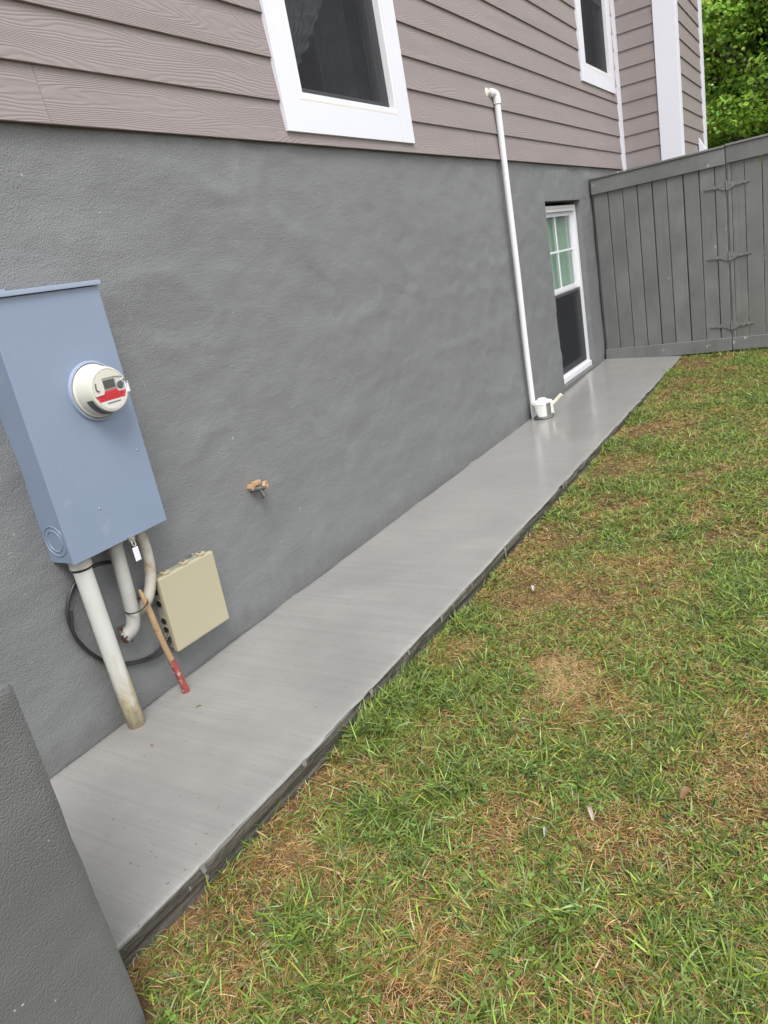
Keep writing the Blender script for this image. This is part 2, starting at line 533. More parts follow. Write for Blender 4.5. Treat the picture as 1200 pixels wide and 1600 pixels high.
MAT_BOX = pbr('blue_grey_enamel', (0.198, 0.246, 0.334), 0.36, 0.07, 3, 0.04, 40, dirt=(0.26, 0.29, 0.34), dscale=8, dlo=0.60, dhi=0.74)
MAT_BOXLIP = pbr('blue_grey_enamel_edge', (0.26, 0.31, 0.40), 0.4, 0.04)
MAT_STEEL = pbr('galvanised_steel', (0.45, 0.44, 0.42), 0.4, 0.2, 30, metal=0.8)
MAT_CREAM = pbr('cream_plastic', (0.56, 0.55, 0.475), 0.35, 0.03, 5)
MAT_FACE = pbr('meter_face', (0.55, 0.55, 0.52), 0.3, 0.04, 20)
MAT_RED = pbr('red_label', (0.55, 0.03, 0.04), 0.4, 0.1, 60)
MAT_DARKRED = pbr('dark_red_print', (0.22, 0.015, 0.02), 0.4, 0.1)
MAT_LABELW = pbr('white_label', (0.56, 0.555, 0.53), 0.4, 0.03)
MAT_LCD = pbr('grey_lcd', (0.075, 0.08, 0.07), 0.18, 0.05)
MAT_BEZEL = pbr('lcd_bezel', (0.30, 0.30, 0.27), 0.4, 0.05)
MAT_CHAR = pbr('charcoal_plastic', (0.075, 0.08, 0.085), 0.5, 0.1)
MAT_BLACK = pbr('black_rubber', (0.018, 0.018, 0.02), 0.42, 0.2, 20)
MAT_TAG = pbr('white_plastic_tag', (0.68, 0.68, 0.74), 0.4, 0.03)
MAT_BEIGE = pbr('beige_plastic', (0.39, 0.355, 0.245), 0.42, 0.03, 4)
MAT_BEIGE2 = pbr('greyed_beige_plastic', (0.36, 0.345, 0.27), 0.5, 0.05, 8)
def m_pvc():
    t = NT('stained_white_conduit')
    v = t.coords()
    sep = t.n('ShaderNodeSeparateXYZ'); t.l(v, sep.inputs[0])
    n = t.noise(t.coords((6, 6, 1.6)), 2.0, 6, 0.65, 0.6)
    low = t.math('SUBTRACT', 1.0, t.math('MULTIPLY', sep.outputs[2], 1.9), True)
    st = t.ramp(t.math('MULTIPLY', n, t.math('ADD', low, 0.52)), [(0.42, 0.0), (0.60, 0.8)])
    c = t.mix(t.noise(v, 9, 4), (0.44, 0.44, 0.41), (0.56, 0.56, 0.53))
    c = t.mix(st, c, (0.36, 0.30, 0.165))
    mud = t.ramp(t.math('ADD', t.math('MULTIPLY', t.noise(t.coords((1, 1, 0.5)), 38, 5, 0.75), 0.30), sep.outputs[2]), [(0.16, 1.0), (0.29, 0.0)])
    c = t.mix(t.math('MULTIPLY', mud, 0.8), c, (0.125, 0.095, 0.06))
    scr = t.ramp(t.noise(t.coords((25, 25, 4)), 1.4, 3, 0.6, 1.0), [(0.70, 0.0), (0.74, 0.7)])
    c = t.mix(scr, c, (0.27, 0.25, 0.21))
    return t.fin(c, 0.42)
MAT_PVCST = m_pvc()
MAT_PVC2 = pbr('weathered_white_conduit', (0.36, 0.355, 0.33), 0.45, 0.12, 9, 0.05, 40, dirt=(0.27, 0.215, 0.13), dscale=11, dlo=0.58, dhi=0.75)
MAT_PVC = pbr('white_pvc', (0.66, 0.66, 0.67), 0.35, 0.04, 8, dirt=(0.6, 0.58, 0.53), dscale=6, dlo=0.62, dhi=0.8)
MAT_PVCGREY = pbr('dirty_grey_conduit', (0.42, 0.40, 0.35), 0.5, 0.15, 14, 0.1, 40, dirt=(0.30, 0.235, 0.14), dscale=14, dlo=0.5, dhi=0.7)
MAT_RUST = pbr('rusty_flakes', (0.085, 0.036, 0.018), 0.85, 0.5, 40, 0.8, 50)
MAT_STAKE = pbr('weathered_wood_dowel', (0.36, 0.235, 0.125), 0.65, 0.25, 22, 0.2, 60, dirt=(0.16, 0.085, 0.04), dscale=26, dlo=0.64, dhi=0.72)
MAT_REDPAINT = pbr('chipped_red_paint', (0.27, 0.052, 0.046), 0.6, 0.35, 40, 0.5, 70, dirt=(0.36, 0.31, 0.27), dscale=55, dlo=0.56, dhi=0.62)
MAT_COPPER = pbr('dull_copper', (0.52, 0.33, 0.19), 0.5, 0.2, 30, 0.1, 60, metal=0.25)
MAT_BRASSDARK = pbr('corroded_brass', (0.10, 0.095, 0.085), 0.55, 0.4, 40, 0.3, 60, metal=0.4)
MAT_PAINTW = pbr('dripped_white_paint', (0.70, 0.70, 0.66), 0.4, 0.06, 20, 0.3, 40)
MAT_TIN = pbr('grey_tin', (0.20, 0.20, 0.19), 0.4, 0.3, 20, metal=0.5)
MAT_CREAMH = pbr('cream_handle', (0.74, 0.72, 0.58), 0.45, 0.06, 20)

# ------------------------------------------------------------------ ground
def lawn_z(x, y):
    x = np.asarray(x, float); y = np.asarray(y, float)
    base = np.interp(x, [-6, 0.3, 0.9, 1.6, 2.5, 4.4, 6.0, 7.4, 8.2, 12, 20], [-0.12, -0.075, -0.075, -0.076, -0.076, -0.074, -0.058, -0.028, -0.012, -0.05, -0.08])
    z = base - 0.01 * np.clip(-0.85 - y, 0, 8)
    near = ((x > -5) & (x < 14) & (y > -8))
    z = z + near * (0.014 * fbm(x * 2.2, y * 2.2, 3, 3) + 0.006 * fbm(x * 9, y * 9, 8, 3))
    return z
def grid(name, xs, ys, zf, mat):
    X, Y = np.meshgrid(xs, ys, indexing='ij')
    Z = zf(X, Y)
    V = np.stack([X, Y, Z], -1).reshape(-1, 3)
    nx, ny = len(xs), len(ys)
    i = np.arange(nx * ny).reshape(nx, ny)
    F = np.stack([i[:-1, :-1], i[1:, :-1], i[1:, 1:], i[:-1, 1:]], -1).reshape(-1, 4)
    return mesh_np(name, V, F.ravel(), np.full(len(F), 4), mat, smooth=True)
xs = np.concatenate([np.array([-150, -60, -25, -12]), np.arange(-6, 8.6, 0.045), np.arange(8.7, 14, 0.25), np.array([16, 20, 28, 45, 90, 200])])
ys = np.concatenate([np.array([-200, -90, -45, -25, -14, -9]), np.arange(-6, -0.55, 0.045), np.array([-0.4, 0.6, 3, 8, 20, 60, 200])])
tag(grid('ground', xs, ys, lawn_z, MAT_SOIL), 'bare clay soil showing through the thin lawn', kind='structure')

# ------------------------------------------------------------------ concrete walk
def walk_edge(x):
    x = np.asarray(x, float)
    b = np.interp(x, [0.3, 0.68, 0.95, 1.4, 2.5, 4.1, 8.3], [-0.785, -0.790, -0.806, -0.815, -0.820, -0.822, -0.815])
    return b + 0.006 * fbm(x * 2.5, x * 0, 21, 3) + 0.0022 * fbm(x * 28, x * 0 + 3, 22, 3)
def walk_top(x, y):
    rise = np.clip((x - 6.2) / 2.0, 0, 1) * 0.036 * np.clip(1 + y / 0.8, 0, 1)
    return rise + 0.0025 * fbm(x * 1.3, y * 2.0, 31, 3)
def build_walk():
    xs = np.arange(0.30, 8.212, 0.02)
    ts = np.concatenate([[0.0, 0.026, 0.036, 0.044, 0.054], np.linspace(0.075, 0.93, 21), [0.955, 0.975, 0.987, 0.994, 1.0]])
    rows = []
    for t in ts:
        y = 0.03 + (walk_edge(xs) - 0.03) * t
        z = walk_top(xs, y)
        if t < 0.06:
            z = z - np.interp(t, [0, 0.026, 0.036, 0.044, 0.054], [0.03, 0.022, 0.012, 0.004, 0.0]) * np.clip(0.75 + 0.9 * fbm(xs * 6, xs * 0 + t * 20, 45, 3), 0.1, 1.6)
        if t > 0.98: z = z - (t - 0.98) * 0.12 - (t > 0.999) * 0.0022 * (1 + fbm(xs * 45, xs * 0, 41, 3))
        rows.append(np.stack([xs, y, z], -1))
    side = []
    for k, d in enumerate([0.006, 0.014, 0.03, 0.042, 0.055, 0.068, 0.080, 0.095, 0.115, 0.16]):
        y = walk_edge(xs) - 0.0015 + 0.005 * fbm(xs * 5 + k * 0.7, xs * 0 + k * 2.3, 50, 3) + 0.004 * np.sin(k * 1.9)
        y = y + np.where(fbm(xs * 7, xs * 0 + k * 0.4, 51, 2) > 0.45, 0.010, 0.0)
        side.append(np.stack([xs, y, walk_top(xs, y) - d], -1))
    rows += side
    V = np.concatenate(rows); nx = len(xs); nr = len(rows)
    i = np.arange(nr * nx).reshape(nr, nx)
    F = np.stack([i[:-1, :-1], i[1:, :-1], i[1:, 1:], i[:-1, 1:]], -1).reshape(-1, 4)
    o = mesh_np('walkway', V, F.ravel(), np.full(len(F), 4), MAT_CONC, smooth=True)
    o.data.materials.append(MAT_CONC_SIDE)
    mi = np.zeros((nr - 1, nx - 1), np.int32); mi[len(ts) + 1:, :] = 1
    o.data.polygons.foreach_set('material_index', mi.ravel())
    tag(o, 'narrow damp grey concrete walk along the house wall', kind='structure')
    return o
walk = build_walk()
# runs of cement slurry that dried on the formed edge
rr = random.Random(5)
for k, x in enumerate([0.93, 1.37, 1.77, 2.05, 2.33, 2.64, 3.05, 4.0, 4.06, 4.45, 5.0, 5.9, 6.7]):
    w = rr.uniform(0.008, 0.020); L = rr.uniform(0.025, 0.06)
    e = float(walk_edge(np.array([x]))[0])
    b = MB()
    pts = [(x + rr.uniform(-.002, .002), e - 0.001, 0.002), (x, e - 0.0045, -0.010), (x + rr.uniform(-.004, .004), e - 0.005, -L * 0.6), (x + rr.uniform(-.006, .006), e - 0.003, -L)]
    b.tube(catmull(pts, 3), [w * 0.6] * 3 + [w * 0.45] * 3 + [w * 0.35] * 3 + [w * 0.15], 7)
    for v in b.bm.verts: v.co.y = e + (v.co.y - e) * 0.16 - 0.0030; v.co.z -= 0.006
    b.build('cement_drip', MAT_SLURRY, walk)

# ------------------------------------------------------------------ house
house = thing('house', (0, 0, 0), 'house with grey painted foundation and mauve-grey lap siding above it', 'house')
WX0, WX1, WZ0, WZ1 = 6.74, 7.85, 0.045, 1.712          # basement window opening
def found_disp(X, Z):
    d = 0.0060 * fbm(X * 2.0 + Z * 0.8, Z * 3.2, 61, 2) + 0.0042 * fbm(X * 5.5 - Z * 3, Z * 9 + X * 1.5, 62, 3, 0.55) + 0.0016 * fbm(X * 17 + Z * 5, Z * 24, 63, 2)
    d = d - 0.0075 * np.clip(1 - 2.2 * np.abs(fbm(X * 2.3 + Z * 1.6, Z * 3.4 - X * 0.7, 64, 2)), 0, 1) ** 2 * np.clip(0.5 + 1.5 * fbm(X * 1.1, Z * 1.7, 65, 2), 0, 1)
    return d
def build_foundation():
    def axis(a, b, brk, st):
        pts = [a] + brk + [b]; out = []
        for p, q in zip(pts, pts[1:]):
            n = max(1, int(round((q - p) / st))); out += list(np.linspace(p, q, n, endpoint=False))
        return np.array(out + [b])
    xs = axis(-3.0, 9.79, [WX0, WX1], 0.025); zs = axis(-0.25, 2.03, [WZ0, WZ1], 0.025)
    X, Z = np.meshgrid(xs, zs, indexing='ij')
    Y = found_disp(X, Z)
    # a little ridge of parging over the opening's head
    V = np.stack([X, Y, Z], -1).reshape(-1, 3)
    nx, nz = len(xs), len(zs)
    i = np.arange(nx * nz).reshape(nx, nz)
    F = np.stack([i[:-1, :-1], i[1:, :-1], i[1:, 1:], i[:-1, 1:]], -1)
    a0 = int(np.argmin(abs(xs - WX0))); a1 = int(np.argmin(abs(xs - WX1))); b0 = int(np.argmin(abs(zs - WZ0))); b1 = int(np.argmin(abs(zs - WZ1)))
    keep = np.ones((nx - 1, nz - 1), bool); keep[a0:a1, b0:b1] = False
    F = F[keep]
    loop = [i[a, b0] for a in range(a0, a1)] + [i[a1, b] for b in range(b0, b1)] + [i[a, b1] for a in range(a1, a0, -1)] + [i[a0, b] for b in range(b1, b0, -1)]
    VV = V.copy()
    base = len(V); ring = V[loop].copy(); ring[:, 1] = 0.16
    V = np.concatenate([VV, ring]); n = len(loop)
    G = np.array([[loop[k], loop[(k + 1) % n], base + (k + 1) % n, base + k] for k in range(n)])
    F = np.concatenate([F, G])
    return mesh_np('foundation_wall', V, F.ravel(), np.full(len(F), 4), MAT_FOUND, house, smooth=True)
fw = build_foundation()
fw.data.set_sharp_from_angle(angle=R_(40))
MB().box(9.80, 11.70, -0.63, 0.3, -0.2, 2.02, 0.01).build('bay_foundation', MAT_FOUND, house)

ZS, EXPO, NCR = 2.018, 0.1775, 18
ZTOP = ZS + EXPO * NCR
def plank_mesh(x0, x1, z0, h):
    """lapped board seen from -Y: bottom edge stands proud of the board below"""
    yb, yt, th = -0.0285, -0.0145, 0.011
    b = MB()
    n = max(1, int((x1 - x0) / 0.6))
    X = np.linspace(x0, x1, n + 1)
    rows = [(yb + th, z0), (yb + 0.001, z0), (yb, z0 + 0.0015), (yt, z0 + h), (yt + th, z0 + h)]
    vv = [[b.bm.verts.new((x, y, z)) for y, z in rows] for x in X]
    for p, q in zip(vv, vv[1:]):
        for k in range(len(rows)):
            b.bm.faces.new((p[k], q[k], q[(k + 1) % len(rows)], p[(k + 1) % len(rows)]))
    b.bm.faces.new(vv[0]); b.bm.faces.new(list(reversed(vv[-1])))
    return b
W1 = (3.067, 4.335, 2.067, 3.70)     # near upper window, outside its trim
W2 = (8.20, 9.55, 2.810, 4.55)       # far upper window, outside its trim
def plank(x0, x1, z0, h=EXPO + 0.02, rot=None):
    b = plank_mesh(x0, x1, z0, h)
    if rot is not None: bmesh.ops.transform(b.bm, matrix=rot, verts=b.bm.verts)
    o = b.build('siding_board', MAT_SIDING, house, smooth=False)
    return o
rj = random.Random(11)
for k in range(NCR):
    z0 = ZS + k * EXPO
    segs = [(-3.0, 9.66)]
    for (a, b_, c, d) in (W1, W2):
        if z0 + EXPO > c + 0.14 and z0 < d - 0.14:
            new = []
            for s in segs:
                if s[0] < a and s[1] > b_: new += [(s[0], a + 0.02), (b_ - 0.02, s[1])]
                else: new.append(s)
            segs = new
    joints = {0: [1.777, 5.30], 1: [-0.6, 6.02]}.get(k, [-3 + (k * 1.37) % 3.6, 0.66 + (k * 1.37) % 3.6 if k > 3 else -1.2])
    for (a, b_) in segs:
        cuts = [a] + sorted(j for j in joints if a + 0.3 < j < b_ - 0.3) + [b_]
        for p, q in zip(cuts, cuts[1:]):
            plank(p + 0.0008, q - 0.0008, z0)
# the bay beyond the fence: a side facing the viewer and a front facing the yard
BX0, BX1, BY = 9.80, 11.72, -0.655
for k in range(NCR):
    z0 = ZS + k * EXPO
    rot = Matrix.Translation((BX0, 0, 0)) @ Matrix.Rotation(R_(-90), 4, 'Z')
    plank(0.0, 0.46, z0, rot=rot)                                   # local +x -> -Y, faces -X
    plank(BX0 + 0.02, BX1 - 0.02, z0, rot=Matrix.Translation((0, BY + 0.02, 0)))
t_in = MB().box(9.655, 9.772, -0.045, -0.002, 2.005, ZTOP, 0.003).build('inside_corner_trim', MAT_WHITE, house)
MB().box(BX0 - 0.040, BX0 - 0.002, BY - 0.020, -0.445, 1.95, ZTOP, 0.003).build('corner_board', MAT_WHITE, house)
MB().box(BX0 - 0.0005, BX0 + 0.13, BY - 0.024, BY + 0.01, 1.95, ZTOP, 0.003).build('corner_board', MAT_WHITE, house)
MB().box(BX1 - 0.10, BX1 + 0.02, BY - 0.03, BY + 0.01, 1.95, ZTOP, 0.003).build('corner_board', MAT_WHITE, house)
# solid behind the boards, back and roof of the house
b = MB().box(-3.0, W1[0] + 0.06, 0.004, 0.12, 2.03, ZTOP)
b.box(W1[1] - 0.06, W2[0] + 0.06, 0.004, 0.12, 2.03, ZTOP).box(W2[1] - 0.06, 9.79, 0.004, 0.12, 2.03, ZTOP)
b.box(W1[0] + 0.06, W1[1] - 0.06, 0.004, 0.12, 2.03, W1[2] + 0.08).box(W1[0] + 0.06, W1[1] - 0.06, 0.004, 0.12, W1[3] - 0.08, ZTOP)
b.box(W2[0] + 0.06, W2[1] - 0.06, 0.004, 0.12, 2.03, W2[2] + 0.08).box(W2[0] + 0.06, W2[1] - 0.06, 0.004, 0.12, W2[3] - 0.08, ZTOP)
b.box(9.812, 11.70, BY + 0.03, 0.4, 2.03, ZTOP).box(-3, -2.9, 0.13, 7, -0.2, ZTOP).box(11.6, 11.72, 0.41, 7, -0.2, ZTOP).box(-3, 11.72, 7.0, 7.1, -0.2, ZTOP)
b.build('wall_sheathing', MAT_SIDING, house, smooth=False)
MB().box(-3.2, 12.0, -0.30, 7.3, ZTOP + 0.002, ZTOP + 0.18, 0.01).build('eave', MAT_FASCIA, house)
rb = MB().poly([(-3.3, -0.4, ZTOP + 0.182), (-3.3, 7.4, ZTOP + 0.182), (-3.3, 3.5, ZTOP + 2.3)], (15.4, 0, 0)).build('roof', MAT_ROOF, house, smooth=False)

def curtain(name, x0, x1, y, z0, z1, mat, parent, waves=9, amp=0.018):
    n = 60
    b = MB()
    prev = None
    for k in range(n + 1):
        x = x0 + (x1 - x0) * k / n
        yy = y + amp * math.sin(2 * math.pi * waves * k / n) + 0.4 * amp * math.sin(k * 1.3)
        cur = (b.bm.verts.new((x, yy, z0)), b.bm.verts.new((x, yy, z1)))
        if prev: b.bm.faces.new((prev[0], cur[0], cur[1], prev[1]))
        prev = cur
    return b.build(name, mat, parent)

def upper_window(w, label):
    X0, X1, Z0, Z1 = w
    T = 0.148
    win = MB()
    # vinyl frame with stepped inner edge
    fx0, fx1, fz0, fz1 = X0 + T, X1 - T, Z0 + T, Z1 - T
    F = 0.030
    for (a, b_, c, d) in ((fx0 + .001, fx0 + F, fz0, fz1), (fx1 - F, fx1 - .001, fz0, fz1), (fx0 + F - .001, fx1 - F + .001, fz0 + .001, fz0 + F), (fx0 + F - .001, fx1 - F + .001, fz1 - F, fz1 - .001)):
        win.box(a, b_, -0.0375, 0.10, c, d, 0.003)
    o = win.build('window', MAT_VINYL, house)
    tag(o, label)
    MB().box(X0, fx0, -0.040, -0.010, Z0, Z1, 0.0025).build('trim_board', MAT_WHITE, o)
    MB().box(fx1, X1, -0.040, -0.010, Z0, Z1, 0.0025).build('trim_board', MAT_WHITE, o)
    MB().box(fx0 + .0007, fx1 - .0007, -0.0385, -0.010, Z0 + .0005, fz0 - .004, 0.0025).build('trim_board', MAT_WHITE, o)
    MB().box(fx0 + .0007, fx1 - .0007, -0.0385, -0.010, fz1, Z1 - .0005, 0.0025).build('trim_board', MAT_WHITE, o)
    s = MB(); sx0, sx1, sz0, sz1 = fx0 + F, fx1 - F, fz0 + F, fz1 - F
    S = 0.036
    for (a, b_, c, d) in ((sx0 + .001, sx0 + S, sz0, sz1), (sx1 - S, sx1 - .001, sz0, sz1), (sx0 + S - .001, sx1 - S + .001, sz0 + .001, sz0 + S), (sx0 + S - .001, sx1 - S + .001, sz1 - S, sz1 - .001)):
        s.box(a, b_, 0.004, 0.055, c, d, 0.003)
    zm = (sz0 + sz1) / 2
    s.box(sx0 + S - .001, sx1 - S + .001, 0.006, 0.053, zm - 0.02, zm + 0.02, 0.003)
    s.build('sash', MAT_VINYL, o)
    MB().box(fx0 + 0.004, fx1 - 0.004, -0.0386, -0.030, fz0 - 0.0045, fz0 + 0.001, 0.0008).build('caulk_bead', MAT_CAULK, o)
    MB().box(sx0 + S - .003, sx1 - S + .003, 0.030, 0.034, sz0 + S - .003, zm - .018).build('pane', MAT_GLASS, o, smooth=False)
    MB().box(sx0 + S - .003, sx1 - S + .003, 0.036, 0.040, zm + .018, sz1 - S + .003).build('pane', MAT_GLASS, o, smooth=False)
    MB().box(sx0 + .002, sx1 - .002, -0.003, -0.001, sz0 + .004, sz1 - .004).build('insect_screen', MAT_SCREEN, o, smooth=False)
    r = MB()
    r.box(fx0 - .05, fx1 + .05, 0.125, 1.4, fz0 - .05, fz1 + .05)
    bm = r.bm
    bmesh.ops.delete(bm, geom=[f for f in bm.faces if abs(f.calc_center_median().y - 0.125) < 1e-4], context='FACES_ONLY')
    r.build('room_recess', MAT_ROOM, o, smooth=False)
    curtain('curtain', sx0 + (sx1 - sx0) * 0.62, sx1 - 0.01, 0.20, fz0 - 0.04, fz1, MAT_CURTAIN, o, 5)
    return o
w1 = upper_window(W1, 'white trimmed upper window nearest the meter box')
MAT_SCREENREFL = pbr('lavender_screen_reflection', (0.80, 0.76, 0.90), 0.8, 0.2, 25)
b = MB(); prev = None  # added lavender sheet standing in for the sky reflected on the window screen
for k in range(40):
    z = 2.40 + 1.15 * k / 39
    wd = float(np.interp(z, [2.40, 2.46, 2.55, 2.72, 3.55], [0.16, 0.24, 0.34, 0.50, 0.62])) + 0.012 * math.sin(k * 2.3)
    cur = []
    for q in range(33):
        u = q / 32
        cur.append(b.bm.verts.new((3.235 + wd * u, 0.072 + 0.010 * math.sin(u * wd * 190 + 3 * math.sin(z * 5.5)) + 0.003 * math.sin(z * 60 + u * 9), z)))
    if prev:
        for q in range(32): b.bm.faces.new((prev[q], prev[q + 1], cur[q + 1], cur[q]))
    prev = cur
b.build('screen_reflection_swag', MAT_SCREENREFL, w1)
upper_window(W2, 'white trimmed upper window beside the corner')

def basement_window():
    X0, X1, Z0, Z1 = WX0 + 0.012, WX1 - 0.006, WZ0 + 0.002, WZ1 - 0.035
    Y0 = 0.055
    f = MB(); F = 0.055
    for (a, b_, c, d) in ((X0, X0 + F, Z0, Z1), (X1 - F, X1, Z0, Z1), (X0 + F - .001, X1 - F + .001, Z0 + .001, Z0 + 0.075), (X0 + F - .001, X1 - F + .001, Z1 - F, Z1 - .001)):
        f.box(a, b_, Y0, Y0 + 0.09, c, d, 0.003)
    f.box(X0 + .002, X1 - .002, Y0 - 0.018, Y0 + .02, Z0 + .003, Z0 + 0.055, 0.003)     # sill nose
    o = f.build('window', MAT_VINYL, house)
    tag(o, 'tall recessed basement window with white frame and grid')
    zm = 0.885
    ix0, ix1 = X0 + F, X1 - F
    # upper sash (set back) with its grid, lower sash with screen in front
    s = MB(); S = 0.04; a0, a1 = zm, Z1 - F
    for (a, b_, c, d) in ((ix0 + .001, ix0 + S, a0, a1), (ix1 - S, ix1 - .001, a0, a1), (ix0 + S - .001, ix1 - S + .001, a0 + .001, a0 + S), (ix0 + S - .001, ix1 - S + .001, a1 - S, a1 - .001)):
        s.box(a, b_, Y0 + .030, Y0 + .062, c, d, 0.003)
    s.build('upper_sash', MAT_VINYL, o)
    MB().box(ix0 + S, ix1 - S, Y0 + .048, Y0 + .051, a0 + S, a1 - S).build('pane', MAT_GLASS, o, smooth=False)
    gx = (ix0 + ix1) / 2 - 0.03; gz = (a0 + S + a1 - S) / 2 + 0.01
    MB().box(gx - .009, gx + .009, Y0 + .036, Y0 + .046, a0 + S - .001, a1 - S + .001, .002).build('muntin', MAT_VINYL, o)
    MB().box(ix0 + S - .001, ix1 - S + .001, Y0 + .0365, Y0 + .0455, gz - .009, gz + .009, .002).build('muntin', MAT_VINYL, o)
    s = MB(); a0, a1 = Z0 + 0.075, zm - .001
    for (a, b_, c, d) in ((ix0 + .001, ix0 + S, a0, a1), (ix1 - S, ix1 - .001, a0, a1), (ix0 + S - .001, ix1 - S + .001, a0 + .001, a0 + S), (ix0 + S - .001, ix1 - S + .001, a1 - S, a1 - .001)):
        s.box(a, b_, Y0 + .028, Y0 + .064, c, d, 0.003)
    s.build('lower_sash', MAT_VINYL, o)
    MB().box(ix0 + S, ix1 - S, Y0 + .050, Y0 + .053, a0 + S, a1 - S).build('pane', MAT_GLASS, o, smooth=False)
    MB().box(ix0 + .003, ix1 - .003, Y0 + .016, Y0 + .018, a0 + .002, a1 - .004).build('insect_screen', MAT_SCREEN, o, smooth=False)
    MB().box(ix0 + .03, ix1 - .03, Y0 - .003, Y0 + .010, Z1 - .030, Z1 - .018, .002).build('caulk_bead', MAT_CAULK, o)
    r = MB().box(X0 - .02, X1 + .02, 0.165, 1.2, Z0 - .1, Z1 + .05)
    bmesh.ops.delete(r.bm, geom=[q for q in r.bm.faces if abs(q.calc_center_median().y - 0.165) < 1e-4], context='FACES_ONLY')
    r.build('room_recess', MAT_ROOM, o, smooth=False)
    curtain('curtain', ix0 - 0.01, ix1 + 0.02, 0.142, zm - 0.02, Z1, MAT_GREENCURT, o, 7, 0.010)
basement_window()
# small hooded vent low on the bay
v = MB().poly([(11.08, BY - 0.012, 2.10), (11.08, BY - 0.012, 2.27), (11.08, BY - 0.085, 2.13), (11.08, BY - 0.085, 2.10)], (0.13, 0, 0)).build('vent_hood', MAT_WHITE, house, smooth=False)

# ------------------------------------------------------------------ low stucco wall at the near end
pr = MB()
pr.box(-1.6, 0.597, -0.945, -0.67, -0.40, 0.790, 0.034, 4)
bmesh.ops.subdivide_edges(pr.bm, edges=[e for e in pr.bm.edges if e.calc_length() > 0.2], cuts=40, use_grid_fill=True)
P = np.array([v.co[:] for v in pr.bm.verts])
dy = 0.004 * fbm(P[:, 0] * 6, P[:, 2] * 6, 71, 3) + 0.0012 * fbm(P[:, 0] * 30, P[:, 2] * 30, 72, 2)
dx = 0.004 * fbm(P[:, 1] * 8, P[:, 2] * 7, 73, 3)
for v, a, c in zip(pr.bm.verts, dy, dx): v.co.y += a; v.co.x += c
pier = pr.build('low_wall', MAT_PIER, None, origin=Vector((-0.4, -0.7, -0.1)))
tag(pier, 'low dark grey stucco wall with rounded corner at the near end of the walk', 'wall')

# ------------------------------------------------------------------ fence and gate
FD = Vector((-0.13, -1.338, 0)).normalized()
FROT = math.atan2(FD.y, FD.x)
FP = Vector((8.222, -0.004, 0))
class Loc:
    """children of a turned thing are built in its own frame"""
def lbuild(mb, name, mat, parent, smooth=True):
    return mb.build(name, mat, parent, smooth, origin=Vector((0, 0, 0)))
rf = random.Random(3)
def fence_board(par, u0, u1, z0, z1, y=0.0, g=0.0022):
    b = MB().box(u0 + g, u1 - g, y, y + 0.017, z0, z1, 0.0035, 1)
    sk = rf.uniform(-0.0015, 0.0015)
    for v in b.bm.verts:
        v.co.y += sk * 1.5
        v.co.x += sk * (v.co.z - 1) 
    return lbuild(b, 'board', MAT_FENCE, par)
fence = thing('fence', FP, 'grey painted board fence panel between the house wall and the gate', 'fence', rz=FROT)
ed = [0.028, 0.181, 0.333, 0.478, 0.625, 0.768, 0.921, 1.068, 1.206, 1.303]
gap = {1: 0.002, 3: 0.003, 4: 0.005, 6: 0.006, 8: 0.002}
for k, (a, b_) in enumerate(zip(ed, ed[1:])):
    g = gap.get(k, 0.001)
    fence_board(fence, a + g, b_ - 0.001, 0.05, 1.86)
for k in range(8):                                   # added unseen row behind the rails, keeps the gaps between boards dark
    fence_board(fence, 0.105 + k * 0.139, 0.105 + (k + 1) * 0.139, 0.05, 1.86, 0.062)
lbuild(MB().box(0.02, 1.306, -0.024, -0.002, 1.742, 1.884, 0.003, 1), 'top_rail', MAT_FENCE, fence)
lbuild(MB().box(0.022, 1.306, -0.022, -0.002, 0.008, 0.138, 0.003, 1), 'bottom_rail', MAT_FENCE, fence)
lbuild(MB().box(0.015, 1.308, -0.035, 0.07, 1.886, 1.906, 0.003, 1), 'cap_rail', MAT_FENCE, fence)
lbuild(MB().box(0.03, 1.30, 0.022, 0.06, 0.95, 1.04, 0.003, 1), 'back_rail', MAT_FENCE, fence)
lbuild(MB().box(1.215, 1.304, 0.022, 0.11, -0.3, 1.884, 0.003, 1), 'post', MAT_FENCE, fence)
lbuild(MB().box(0.008, 0.095, 0.022, 0.11, -0.3, 1.884, 0.003, 1), 'post', MAT_FENCE, fence)
for k in range(9):
    for z in (1.80, 0.075):
        u = (ed[k] + ed[k + 1]) / 2 + rf.uniform(-.03, .03)
        lbuild(MB().lathe([(0.004, 0), (0.0035, 0.0025), (0.001, 0.003)], (u, -0.0245 if z > 1 else -0.0225, z + rf.uniform(-.03, .03)), (0, -1, 0), 8), 'nail_head', MAT_NAIL, fence)

